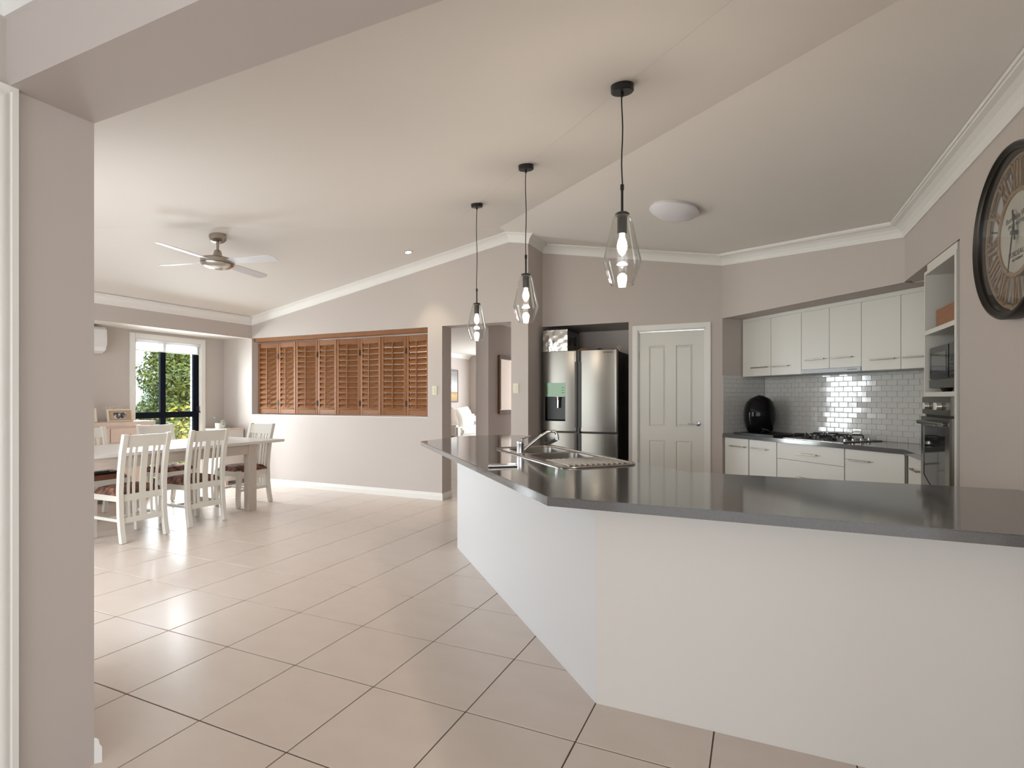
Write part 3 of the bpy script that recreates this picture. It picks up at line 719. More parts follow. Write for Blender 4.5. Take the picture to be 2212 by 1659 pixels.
# gas cooktop
t = thing('gas_cooktop', 'black gas cooktop with cast iron trivets and chrome knobs', 'cooktop', tuple(K45 @ Vector((1.06, .32, .90))))
c0, c1, e0, e1 = .742, 1.362, .075, .565
MB(K45).box(c0, c1, e0, e1, .8995, .908).build('base', mat('cooktop_black', (.008, .008, .008), .3), t, bevel=.003)
MB(K45).box(c0 - .003, c1 + .003, e0 - .003, e1 + .003, .8995, .903).build('rim', M_STEEL, t)
for a, n, r in ((.90, .20, .045), (.90, .44, .055), (1.14, .20, .055), (1.14, .44, .038)):
    b = MB(K45); b.lathe([(0, 0), (r, 0), (r, .012), (r * .7, .016), (r * .7, .022), (0, .022)], 16, Matrix.Translation((a, n, .907)))
    bu = b.build('burner', M_BLACK, t, smooth=True)
    g = MB(K45)
    for q in range(4):
        an = q * PI / 2 + PI / 4; dx, dy = math.cos(an), math.sin(an)
        g.tube([(a + dx * .112, n + dy * .112, .908), (a + dx * .112, n + dy * .112, .940), (a + dx * .10, n + dy * .10, .948), (a + dx * .022, n + dy * .022, .948)], .0065, 6)
    g.build('trivet', M_BLACKM, t)
for k in range(4):
    kn = MB(K45); kn.cyl((1.315, .16 + k * .10, .907), (1.315, .16 + k * .10, .930), .019, .016, 14); kn.build('knob', M_CHROME, t, smooth=True)

# air fryer on its tray
AF = (.190, .33)
tag(MB(K45).box(.085, .62, .075, .50, .8995, .918).build('serving_tray', M_BLACK, bevel=.004), 'flat black board under the air fryer', 'tray')
t = thing('air_fryer', 'rounded glossy black air fryer with front drawer handle', 'air fryer', tuple(K45 @ Vector((*AF, .918))))
AM = K45 @ Matrix.Translation((AF[0], AF[1], .917)) @ Matrix.Rotation(math.radians(-38), 4, 'Z') @ Matrix.Scale(1.14, 4)
prof = [(0, .0), (.095, .0), (.112, .010), (.132, .05), (.145, .11), (.147, .17), (.142, .225), (.126, .275), (.100, .305), (.06, .322), (0, .328)]
b = MB(AM); vs = []; nn = 32
for i in range(nn):
    a = 2 * PI * i / nn
    for r, z in prof:
        ex = 1 + .10 * abs(math.sin(2 * a)) ** 1.5
        zz = z + (.028 * math.cos(a) * (z / .34) ** 3)
        vs.append((r * ex * math.cos(a) * 1.12, r * ex * math.sin(a) * .93, zz))
k = len(prof); b.add(vs, [(i * k + q, ((i + 1) % nn) * k + q, ((i + 1) % nn) * k + q + 1, i * k + q + 1) for i in range(nn) for q in range(k - 1)])
b.build('body', M_BLACKG, t, smooth=True)
b = MB(AM); b.box(-.176, -.118, -.085, .085, .025, .185); b.build('drawer', M_BLACKG, t, bevel=.02, seg=3)
b = MB(AM); b.box(-.212, -.160, -.020, .020, .045, .165); b.build('handle', M_BLACKG, t, bevel=.012, seg=3)
b = MB(AM); b.lathe([(0, 0), (.030, 0), (.030, .010), (.026, .014), (0, .014)], 18, Matrix.Translation((-.085, 0, .297)) @ Matrix.Rotation(math.radians(-28), 4, 'Y')); b.build('dial', M_BLACK, t, smooth=True)
b = MB(AM); b.tube([(.12, .06, .012), (.17, .08, .010), (.205, .05, .03), (.195, .0, .045), (.165, .02, .02), (.12, .0, .008)], .006, 8); b.build('power_cord', M_BLACK, t, smooth=True)

# ------------------------------------------------------------------ oven tower in the right wall
TX0, TX1 = XR - .004, XR + .60
t = thing('oven_tower', 'tall white cabinet built in around oven and microwave', 'cabinet', (XR + .3, (TW0 + TW1) / 2, 0))
MB().box(TX0, TX1, TW1 - .018, TW1, 0, 2.108).build('side_panel', M_CAB, t); MB().box(TX0, TX1, TW0, TW0 + .034, 0, 2.108).build('side_panel', M_CAB, t)
MB().box(TX1 - .01, TX1, TW0 + .034, TW1 - .018, .1, 2.10).build('back_panel', M_CABIN, t)
for z0, z1 in ((2.088, 2.108), (1.694, 1.722), (1.294, 1.322), (.56, .58), (.08, .10)): MB().box(TX0, TX1 - .01, TW0 + .034, TW1 - .018, z0, z1).build('shelf', M_CAB, t)
MB().box(TX0 + .004, TX0 + .06, TW0, TW1 - .05, 2.108, 2.150).build('filler', M_CAB, t)
MB().box(TX0 - .012, TX0 + .004, TW0 + .003, TW1 - .003, .10, .575).build('drawer_front', M_CAB, t, bevel=.002)
ov = thing('wall_oven', 'stainless steel wall oven with two chrome knobs and bar handle', 'oven', (XR + .25, 3.9, .58))
OY0, OY1 = TW0 + .036, TW1 - .020
MB().box(XR + .004, XR + .50, OY0 + .002, OY1 - .002, .582, 1.292).build('body', M_BLACK, ov)
MB().box(XR - .020, XR + .005, OY0, OY1, 1.128 + .055, 1.292).build('control_panel', M_STEEL, ov, bevel=.003)
for y, r in ((4.04, .023), (3.80, .023)):
    kn = MB(); kn.cyl((XR - .021, y, 1.236), (XR - .045, y, 1.236), r, r * .86, 18); kn.box(XR - .058, XR - .044, y - .006, y + .006, 1.236 - r * .9, 1.236 + r * .9); kn.build('knob', mat('knob_satin', (.55, .52, .47), .32, .8), ov, smooth=True)
od = thing('oven_door_dummy', '', None); bpy.data.objects.remove(od)
dz0, dz1 = .59, 1.168
oy = lambda y: y
Mx = Matrix(((0, 0, -1, XR + .004), (1, 0, 0, 0), (0, 1, 0, 0), (0, 0, 0, 1)))
g0, g1 = OY0 + .075, OY1 - .055
arc = [(g0 + (g1 - g0) * i / 10, .70 + .095 * ((i / 10) ** 2)) for i in range(11)]
glass_poly = [(g1, 1.105), (g0, 1.105)] + arc
mb = MB(); mb.plate([(OY0, dz0), (OY1, dz0), (OY1, dz1), (OY0, dz1)], [glass_poly], 0, .030, Mx); odr = mb.build('door', M_STEEL, ov)
mb = MB(); mb.prism(glass_poly, .004, .027, Mx); mb.build('glass', M_DARKGL, odr)
mb = MB(); mb.cyl((XR - .050, OY0 + .065, 1.132), (XR - .050, OY1 - .045, 1.132), .013, n=14)
for y in (OY0 + .09, OY1 - .08): mb.cyl((XR - .050, y, 1.132), (XR - .024, y, 1.132), .008)
mb.build('handle', M_STEEL, odr, smooth=True)

mw = thing('microwave', 'black and steel microwave oven in the tower niche', 'microwave', (XR + .25, 3.9, 1.322))
my0, my1, mz0, mz1 = TW0 + .06, 4.133, 1.347, 1.605
MB().box(XR + .03, XR + .42, my0, my1, mz0, mz1).build('body', mat('microwave_grey', (.10, .095, .09), .4, .3), mw, bevel=.004)
dq = MB().box(XR + .008, XR + .032, my0 + .115, my1, mz0 + .055, mz1).build('door', M_BLACKG, mw, bevel=.004)
MB().box(XR + .0065, XR + .009, my0 + .16, my1 - .05, mz0 + .085, mz1 - .04).build('door_window', mat('microwave_window', (.05, .048, .045), .06), dq)
cpn = MB().box(XR + .010, XR + .032, my0, my0 + .113, mz0 + .055, mz1).build('control_panel', M_BLACKG, mw, bevel=.003)
for r in range(5):
    for c in range(3): MB().box(XR + .0085, XR + .0105, my0 + .02 + c * .028, my0 + .040 + c * .028, mz0 + .075 + r * .026, mz0 + .088 + r * .026).build('button', mat('button_grey', (.06, .06, .06), .5), cpn)
MB().box(XR + .006, XR + .032, my0, my1, mz0, mz0 + .053).build('steel_strip', M_STEEL, mw, bevel=.003)
for y in (my0 + .06, my1 - .14):
    mb = MB(); mb.cyl((XR + .06, y, 1.3215), (XR + .06, y, mz0 + .002), .022, .034, 12); mb.build('foot', M_BLACK, mw)
    mb = MB(); mb.cyl((XR + .36, y, 1.3215), (XR + .36, y, mz0 + .002), .022, .034, 12); mb.build('foot', M_BLACK, mw)
bx = thing('wooden_planter', 'brown wooden planter box on the top niche shelf', 'planter', (XR + .2, 3.85, 1.722))
py0, py1 = TW0 + .05, 4.085
for a in ((XR + .03, XR + .045, py0, py1), (XR + .285, XR + .30, py0, py1), (XR + .045, XR + .285, py0, py0 + .015), (XR + .045, XR + .285, py1 - .015, py1)):
    MB().box(*a, 1.7215, 1.842).build('board', M_BOXW, bx, bevel=.002)
MB().box(XR + .045, XR + .285, py0 + .015, py1 - .015, 1.7215, 1.732).build('bottom', M_BOXW, bx)
sp = thing('air_plant', 'dark spiky plant in the wooden planter', 'plant', (XR + .15, 3.75, 1.732))
for k in range(9):
    a = k * .7; q = MB(); L_ = .10 + .05 * random.random()
    cx_, cy_ = XR + .15, 3.76
    q.tube([(cx_, cy_, 1.731), (cx_ + .02 * math.cos(a), cy_ + .03 * math.sin(a), 1.82), (cx_ + .05 * math.cos(a), cy_ + L_ * math.sin(a), 1.86 + .02 * math.cos(a * 3))], [.008, .006, .001], 5)
    q.build('leaf', mat('dark_leaf', (.03, .05, .02), .5), sp)

# ------------------------------------------------------------------ wall clock
CX, CY_, CZ, CR = XR, 2.83, 1.98, .362
t = thing('wall_clock', 'large round clock with wooden roman numerals and dark rim', 'clock', (CX, CY_, CZ))
MC = Matrix(((0, 0, -1, CX), (-1, 0, 0, CY_), (0, 1, 0, CZ), (0, 0, 0, 1)))     # local x right as read, y up, z out of the wall
mb = MB(MC); mb.lathe([(CR - .034, .0), (CR, .0), (CR, .050), (CR - .006, .058), (CR - .014, .060), (CR - .022, .050), (CR - .030, .046), (CR - .034, .030)], 72, close=True); mb.build('rim', M_CLKRIM, t, smooth=True)
mb = MB(MC); mb.lathe([(.300, .012), (.318, .012), (.318, .020), (.300, .020)], 64, close=True); mb.lathe([(.166, .012), (.186, .012), (.186, .020), (.166, .020)], 64, close=True)
mb.build('numeral_rings', M_CLKWD, t)
mb = MB(MC); mb.lathe([(0, .010), (.168, .010), (.168, .014), (0, .014)], 64); face = mb.build('face', M_CLKFACE, t)
mb = MB(MC)
for q in range(6):
    a = q * PI / 3 + .26; mb.box(-.004, .004, -.33, .33, .004, .009, Matrix.Rotation(a, 4, 'Z')) if q < 3 else None
mb.build('support_bars', M_CLKRIM, t)
ROM = ['XII', 'I', 'II', 'III', 'IIII', 'V', 'VI', 'VII', 'VIII', 'IX', 'X', 'XI']
def bar(mb, x0, y0, x1, y1, w):
    d = Vector((x1 - x0, y1 - y0)); nrm = Vector((-d.y, d.x)).normalized() * w / 2
    mb.prism([(x0 + nrm.x, y0 + nrm.y), (x0 - nrm.x, y0 - nrm.y), (x1 - nrm.x, y1 - nrm.y), (x1 + nrm.x, y1 + nrm.y)], .012, .020)
for hnum, s in enumerate(ROM):
    wd = {'I': .026, 'V': .052, 'X': .052}; tot = sum(wd[c] for c in s); x = -tot / 2
    mb = MB(MC @ Matrix.Rotation(-hnum * PI / 6, 4, 'Z')); r0, r1 = .180, .306
    for c in s:
        if c == 'I': bar(mb, x + .013, r0, x + .013, r1, .013)
        if c == 'V': bar(mb, x + .026, r0, x + .006, r1, .013); bar(mb, x + .026, r0, x + .046, r1, .007)
        if c == 'X': bar(mb, x + .044, r0, x + .008, r1, .013); bar(mb, x + .008, r0, x + .044, r1, .007)
        x += wd[c]
    mb.build('numeral', M_CLKWD, t)
mh = MB(MC); mh.prism([(-.005, -.05), (.005, -.05), (.0015, .0), (-.0015, .0)], .030, .033)
hand = MB(MC @ Matrix.Rotation(math.radians(-195), 4, 'Z')); hand.prism([(-.005, -.075), (.005, -.075), (.004, 0), (.0015, .165), (-.0015, .165), (-.004, 0)], .030, .033); hand.build('minute_hand', M_INK, t)
hand = MB(MC @ Matrix.Rotation(math.radians(-352), 4, 'Z')); hand.prism([(-.005, -.03), (.005, -.03), (.005, .10), (-.005, .10)], .024, .027); hand.build('hour_hand', M_INK, t)
mb = MB(MC); mb.lathe([(0, .012), (.010, .012), (.010, .036), (0, .036)], 16); mb.build('hub', M_CLKRIM, t)
def ctext(nm, s, size, x, y): text_part(nm, s, size, MC @ Matrix.Translation((x, y, .0145)), M_INK, face)
ctext('lettering', 'Bordeaux Vigne', .034, 0, .070); ctext('lettering', '(VIGNE RUSTIQUE)', .021, 0, .040)
ctext('lettering', 'BORDEAUX', .032, 0, -.085); ctext('lettering', 'RESTAURANT', .016, 0, -.110)
mb = MB(MC); mb.lathe([(0, .0405), (CR - .033, .0405), (CR - .033, .0425), (0, .0425)], 48); mb.build('glass', M_PANE, t)

# ------------------------------------------------------------------ island bench
DG = lambda s, n: ((s + n) * R2, (n - s) * R2)            # diagonal coordinates: s along, n across
S_A, S_B = (-.62, 2.139), (-2.356, 3.891)
isl = thing('island_bench', 'white angled island base below the grey benchtop', 'island', (-1.2, 3.0, 0))
top_z = .864
mb = MB(); w45 = (.018 * R2, .018 * R2)
MB().prism([S_A, (S_A[0] + .02, S_A[1] + .05), (S_B[0] + .036, S_B[1] + .014), S_B], 0, top_z).build('angled_panel', M_PANEL, isl)
MB().prism([S_A, (XR - .001, S_A[1]), (XR - .001, S_A[1] + .05), (S_A[0] + .02, S_A[1] + .05)], 0, top_z).build('painted_front', M_PAINT_PANEL, isl)
MB().prism([(S_B[0], S_B[1]), (S_B[0] + .03, S_B[1] + .03), (-1.96, 4.58), (-1.99, 4.61)], 0, top_z).build('end_panel', M_PANEL, isl)
mb = MB(); mb.prism([(-.59, 2.195), (XR - .002, 2.195), (XR - .002, 2.80), (-.36, 2.80)], .0, .70); mb.build('cupboard_block', M_CAB, isl)
mb = MB(); mb.prism([(-.60, 2.20), (-.36, 2.79), (-1.63, 4.06), (-1.96, 4.50), (-2.30, 3.92)], .0, .68); mb.build('sink_cupboard', M_CAB, isl)
counter = [(-2.741, 3.900), (-.748, 1.905), (XR - .001, 1.905), (XR - .001, 2.842), (-.345, 2.842), (-1.665, 4.165), (-1.775, 4.80), (-1.86, 4.90), (-2.36, 4.955), (-2.66, 4.72), (-2.738, 4.60)]
SS0, SS1, SN0, SN1 = -3.815, -2.565, 1.222, 1.700
bowls = [(-3.745, -3.375, 1.300, 1.655), (-3.300, -2.985, 1.300, 1.655)]
cut = rrect(-3.77, -2.96, 1.275, 1.675, .05)
ct = MB().plate(counter, [[DG(a, b) for a, b in cut]], .864, .900).build('island_benchtop', M_STONE)
tag(ct, 'long angled grey stone benchtop on the white island', 'benchtop')
bm = bmesh.new(); bm.from_mesh(ct.data)
es = [e for e in bm.edges if len(e.link_faces) == 2 and e.calc_face_angle(0) > .5 and abs(e.verts[0].co.z - e.verts[1].co.z) < 1e-5]
bmesh.ops.bevel(bm, geom=es, offset=.003, segments=2, affect='EDGES'); bm.to_mesh(ct.data); bm.free()

# sink with two bowls and drainer
MD = Matrix(((R2, R2, 0, 0), (-R2, R2, 0, 0), (0, 0, 1, .9003)))
MD = Matrix(((R2, R2, 0, 0), (-R2, R2, 0, 0), (0, 0, 1, .8998), (0, 0, 0, 1)))
c = DG((SS0 + SS1) / 2, (SN0 + SN1) / 2)
t = thing('kitchen_sink', 'stainless double bowl sink with ribbed drainer set in the island', 'sink', (*c, .90))
mb = MB(MD); mb.plate(rrect(SS0, SS1, SN0, SN1, .085, 8), [rrect(*b, .06, 6) for b in bowls], 0, .003); mb.build('deck', M_SINK, t)
out = rrect(SS0, SS1, SN0, SN1, .085, 8); mb = MB(MD)
mb.tube([(x, y, .004) for x, y in out + out[:1]], .006, 8); mb.build('rim', M_SINK, t, smooth=True)
for b in bowls:
    P0 = rrect(*b, .06, 6); q = .02; P1 = rrect(b[0] + .012, b[1] - .012, b[2] + .012, b[3] - .012, .06, 6); P2 = rrect(b[0] + .05, b[1] - .05, b[2] + .05, b[3] - .05, .05, 6); n = len(P0)
    mb = MB(MD); mb.add([(x, y, .003) for x, y in P0] + [(x, y, -.13) for x, y in P1] + [(x, y, -.155) for x, y in P2],
                        [(i, (i + 1) % n, n + (i + 1) % n, n + i) for i in range(n)] + [(n + i, n + (i + 1) % n, 2 * n + (i + 1) % n, 2 * n + i) for i in range(n)] + [tuple(range(2 * n, 3 * n))])
    bo = mb.build('bowl', mat('bowl_steel_shade', (.30, .28, .255), .33, 1), t, smooth=True)  # shade inside the bowls put into a darker copy of the sink steel
    cx_, cy_ = (b[0] + b[1]) / 2, (b[2] + b[3]) / 2
    mb = MB(MD); mb.lathe([(0, -.154), (.04, -.154), (.04, -.150), (0, -.150)], 18, Matrix.Translation((cx_, cy_, 0))); mb.build('drain', M_CHROME, bo)
for k in range(11):
    n_ = SN0 + .065 + k * .035
    mb = MB(MD); mb.tube([(-2.955, n_, .002), (-2.925, n_, .007), (-2.66, n_, .007), (-2.63, n_, .002)], .0075, 8); mb.build('drainer_rib', M_SINK, t, smooth=True)
# mixer tap
tb = DG(-3.336, 1.258); t = thing('mixer_tap', 'chrome mixer tap with long swivel spout behind the sink', 'tap', (*tb, .903))
mb = MB(); mb.lathe([(0, 0), (.031, 0), (.031, .006), (.026, .010), (.0255, .072), (.027, .080), (.024, .094), (.012, .106), (0, .107)], 20, Matrix.Translation((*tb, .9028))); mb.build('body', M_CHROME, t, smooth=True)
e = DG(-3.285, 1.50)
def lerp(a, b, k): return tuple(a[i] + (b[i] - a[i]) * k for i in range(2))
mb = MB(); mb.tube([(*lerp(tb, e, .06), .925), (*lerp(tb, e, .25), .965), (*lerp(tb, e, .55), 1.022), (*lerp(tb, e, .72), 1.048), (*lerp(tb, e, .86), 1.058), (*lerp(tb, e, .96), 1.055), (*lerp(tb, e, 1.0), 1.045), (*lerp(tb, e, 1.02), 1.030)],
                     [.011, .011, .010, .010, .010, .010, .011, .012], 12); spt = mb.build('spout', M_CHROME, t, smooth=True)
mb = MB(); mb.cyl((*lerp(tb, e, 1.02), 1.034), (*lerp(tb, e, 1.035), .997), .013, n=14); mb.build('aerator', M_CHROME, spt, smooth=True)
lv = DG(-3.226, 1.285)
mb = MB(); mb.tube([(*tb, 1.000), (*lerp(tb, lv, .25), 1.014), (*lerp(tb, lv, .7), 1.026), (*lv, 1.034)], [.010, .009, .006, .005], 10); mb.build('lever', M_CHROME, t, smooth=True)
# chrome loop lying on the counter
p, q = Vector((-1.352, 2.575, .9085)), Vector((-1.226, 2.665, .9085)); u = (q - p).normalized(); w = Vector((-u.y, u.x, 0)) * .050
t = thing('chrome_rail', 'small chrome rail with a ball end lying on the island benchtop', 'rail', tuple(p))
mb = MB(); mb.cyl(p, q, .0078, n=12); mb.lathe([(0, -.0088)] + [(.0088 * math.sin(a), -.0088 * math.cos(a)) for a in (.5, 1, 1.57, 2.1, 2.6)] + [(0, .0088)], 12, Matrix.Translation(p)); mb.build('front_bar', M_CHROME, t, smooth=True)
mb = MB(); mb.cyl(p + w, q + w, .0066, n=10); mb.build('rear_bar', M_CHROME, t, smooth=True)
mb = MB(); mb.cyl(q, q + w, .0070, n=10); mb.build('end_bar', M_CHROME, t, smooth=True)
mb = MB(); mb.cyl(p, p + w, .0060, n=10); mb.build('end_bar', M_CHROME, t, smooth=True)

# ------------------------------------------------------------------ pendants
def pendant(label, x, y):
    zc = zB(y); zb = 1.80; t = thing('pendant_light', label, 'pendant lamp', (x, y, zb), 0, 'pendant lamps over the island')
    tilt = Matrix.Rotation(math.atan(SL), 4, 'X')
    mb = MB(Matrix.Translation((x, y, zc)) @ tilt); mb.lathe([(0, .003), (.052, .003), (.052, -.026), (.048, -.030), (0, -.030)], 32); cn = mb.build('canopy', M_BLACKM, t, smooth=True)
    MB().cyl((x, y, zc - .05), (x, y, zc - .025), .007).build('cord_grip', M_BLACKM, cn)
    rt = zb + .445
    pts = []
    for k in range(9):
        f_ = k / 8; pts.append((x + .003 * math.sin(f_ * 9 + y), y + .002 * math.sin(f_ * 7), rt + (zc - .03 - rt) * f_))
    MB().tube(pts, .0032, 8).build('cable', M_BLACKM, t, smooth=True)
    mb = MB(); mb.cyl((x, y, zb + .325), (x, y, rt), .0058); mb.cyl((x, y, rt - .012), (x, y, rt + .012), .0085); mb.build('rod', M_BLACKM, t)
    mb = MB(); mb.lathe([(0, .318), (.032, .318), (.034, .322), (.028, .328), (0, .330)], 24, Matrix.Translation((x, y, zb))); mb.build('cap', M_BLACKM, t, smooth=True)
    so = MB().cyl((x, y, zb + .232), (x, y, zb + .312), .0215, .0225, 20).build('socket', M_BLACKM, t, smooth=True)
    prof = [(.052, 0), (.053, .002), (.087, .104), (.086, .112), (.045, .292), (.039, .310), (.030, .319)]
    mb = MB(); inner = [(r - .0022, z + .0004) for r, z in prof][::-1]
    mb.lathe(prof + inner, 40, Matrix.Translation((x, y, zb)), close=True); mb.build('glass_shade', M_GLASS, t, smooth=True)
    mb = MB(); mb.lathe([(0, .140), (.006, .143), (.018, .160), (.023, .178), (.020, .196), (.012, .220), (.011, .232)], 20, Matrix.Translation((x, y, zb))); bu = mb.build('bulb', M_BULB, t, smooth=True)
    l = bpy.data.lights.new('bulb_light', 'POINT'); l.energy = 4.3; l.color = (1, .87, .72); l.shadow_soft_size = .03
    lo = bpy.data.objects.new('bulb_light', l); COL.objects.link(lo); lo.parent = t; lo.matrix_basis = Matrix.Translation((0, 0, .09))
pendant('clear glass pendant lamp nearest the pantry end of the sink', -1.437, 3.264)
pendant('clear glass pendant lamp over the outer corner of the island', -.561, 2.363)
pendant('clear glass pendant lamp over the island tip facing the doorway', -2.282, 4.099)

# oyster light
ox, oy_ = -.625, 4.50; oz = zC(ox)
t = thing('oyster_light', 'round white oyster light switched off on the kitchen ceiling', 'ceiling light', (ox, oy_, oz))
MO = Matrix.Translation((ox, oy_, oz)) @ Matrix.Rotation(math.atan(SL), 4, 'Y')
mb = MB(MO); mb.lathe([(0, .004), (.185, .004), (.185, -.022), (0, -.022)], 40); mb.build('base', M_WHITEP, t, smooth=True)
mb = MB(MO); mb.lathe([(.19, -.018), (.205, -.022), (.203, -.034), (.17, -.062), (.11, -.086), (.05, -.096), (0, -.098)], 48); mb.build('diffuser', M_OPAL, t, smooth=True)
# recessed downlight
dx, dy = -3.822, 5.189; dz = zA(dx)
t = thing('downlight', 'small recessed downlight glowing in the sloping ceiling', 'downlight', (dx, dy, dz))
MO = Matrix.Translation((dx, dy, dz)) @ Matrix.Rotation(-math.atan(SL), 4, 'Y')
mb = MB(MO); mb.lathe([(.035, .004), (.048, .004), (.050, -.004), (.036, -.006)], 28, close=True); mb.build('bezel', mat('bezel_chrome', (.7, .66, .6), .2, .9), t, smooth=True)
mb = MB(MO); mb.lathe([(0, -.001), (.036, -.001), (.036, .003), (0, .003)], 24); mb.build('lamp', M_DOWN, t)
l = bpy.data.lights.new('downlight_spot', 'SPOT'); l.energy = 16; l.color = (1, .85, .62); l.spot_size = math.radians(62); l.spot_blend = .8; l.shadow_soft_size = .03
lo = bpy.data.objects.new('downlight_spot', l); COL.objects.link(lo); lo.parent = t; lo.matrix_basis = Matrix.Translation((0, 0, -.02)) @ Matrix.Rotation(-math.atan(SL) * .6, 4, 'Y') @ Matrix.Rotation(math.radians(10), 4, 'X')

# ------------------------------------------------------------------ ceiling fan
fx, fy = -4.80, 3.475; fz = zA(fx)
t = thing('ceiling_fan', 'satin nickel ceiling fan with four silver blades', 'ceiling fan', (fx, fy, fz))
MFN = Matrix.Translation((fx, fy, 0))
mb = MB(Matrix.Translation((fx, fy, fz)) @ Matrix.Rotation(-math.atan(SL), 4, 'Y')); mb.lathe([(0, .004), (.074, .004), (.076, -.02), (.070, -.048), (.048, -.066), (0, -.070)], 32); mb.build('canopy', M_FANM, t, smooth=True)
hz = 2.585
mb = MB(MFN); mb.lathe([(0, hz + .10), (.0125, hz + .10), (.0125, fz - .05), (0, fz - .05)], 14); mb.build('rod', M_FANM, t, smooth=True)
mb = MB(MFN); mb.lathe([(0, hz + .135), (.022, hz + .135), (.030, hz + .128), (.042, hz + .072), (.085, hz + .066), (.135, hz + .052), (.146, hz + .040), (.146, hz + .004), (0, hz + .004)], 40); mb.build('motor_housing', M_FANM, t, smooth=True)
mb = MB(MFN); mb.lathe([(0, hz + .003), (.146, hz + .003), (.146, hz - .001), (0, hz - .001)], 40); mb.build('seam', M_BLACKM, t)
mb = MB(MFN); mb.lathe([(.144, hz - .001), (.138, hz - .014), (.10, hz - .036), (.05, hz - .048), (0, hz - .051)], 40); mb.build('bottom_cap', mat('polished_nickel', (.62, .60, .56), .22, 1), t, smooth=True)
for k in range(4):
    a = math.radians(11 + 90 * k)
    B = MFN @ Matrix.Rotation(a, 4, 'Z') @ Matrix.Translation((0, 0, hz + .022)) @ Matrix.Rotation(math.radians(-11), 4, 'X')
    pts = [(.12, -.035), (.20, -.058), (.50, -.066), (.615, -.060), (.655, -.02), (.64, .055), (.60, .066), (.30, .062), (.18, .05), (.12, .03)]
    mb = MB(B); mb.prism(pts, -.003, .003); mb.build('blade', M_BLADE, t, bevel=.002, seg=1)

# ------------------------------------------------------------------ air conditioner
t = thing('air_conditioner', 'white split system air conditioner high on the window wall', 'air conditioner', (XW, 3.5, 1.84))
y0, y1 = 3.07, 3.905
sec = [(XW, 2.165), (XW + .17, 2.165), (XW + .205, 2.13), (XW + .212, 2.00), (XW + .205, 1.925)]
low = [(XW, 1.925), (XW + .205, 1.925), (XW + .18, 1.872), (XW + .12, 1.842), (XW, 1.842)]
def secb(S, nm, m, y0=y0, y1=y1):
    mb = MB(); n = len(S); mb.add([(x, y0, z) for x, z in S] + [(x, y1, z) for x, z in S], [tuple(range(n)), tuple(range(n, 2 * n))[::-1]] + [(i, (i + 1) % n, n + (i + 1) % n, n + i) for i in range(n)]); return mb.build(nm, m, t, bevel=.006)
secb(sec + [(XW, 1.925)], 'cover', M_WHITEP); secb(low, 'air_flap', mat('ac_white', (.82, .81, .80), .3), y0 + .004, y1 - .004)
MB().box(XW + .04, XW + .16, y0 + .03, y1 - .03, 2.164, 2.168).build('intake_grille', M_CHARC, t)

# ------------------------------------------------------------------ dining table
TXa, TXb, TYa, TYb, TZ = -6.40, -5.27, 2.05, 4.68, .785
t = thing('dining_table', 'long whitewashed oak dining table with square legs', 'table', ((TXa + TXb) / 2, 3.4, 0))
pwid = (TXb - TXa) / 6
for k in range(6): MB().box(TXa + k * pwid + .0006, TXa + (k + 1) * pwid - .0006, TYa, TYb, TZ - .03, TZ).build('plank', M_OAKT, t, bevel=.0015, seg=1)
LG = .092; ly0, ly1 = 2.40, 4.21
for x in (TXb - .012 - LG, TXa + .012):
    for y in (ly0, ly1): MB().box(x, x + LG, y, y + LG, 0, TZ - .03).build('leg', M_OAKL, t, bevel=.003)
for x in (TXb - .03 - .022, TXa + .03): MB().box(x, x + .022, ly0 + LG, ly1, TZ - .138, TZ - .03).build('apron', M_OAK, t)
for y in (ly0 + .03, ly1 + .04): MB().box(TXa + .012 + LG, TXb - .012 - LG, y, y + .022, TZ - .138, TZ - .03).build('apron', M_OAK, t)

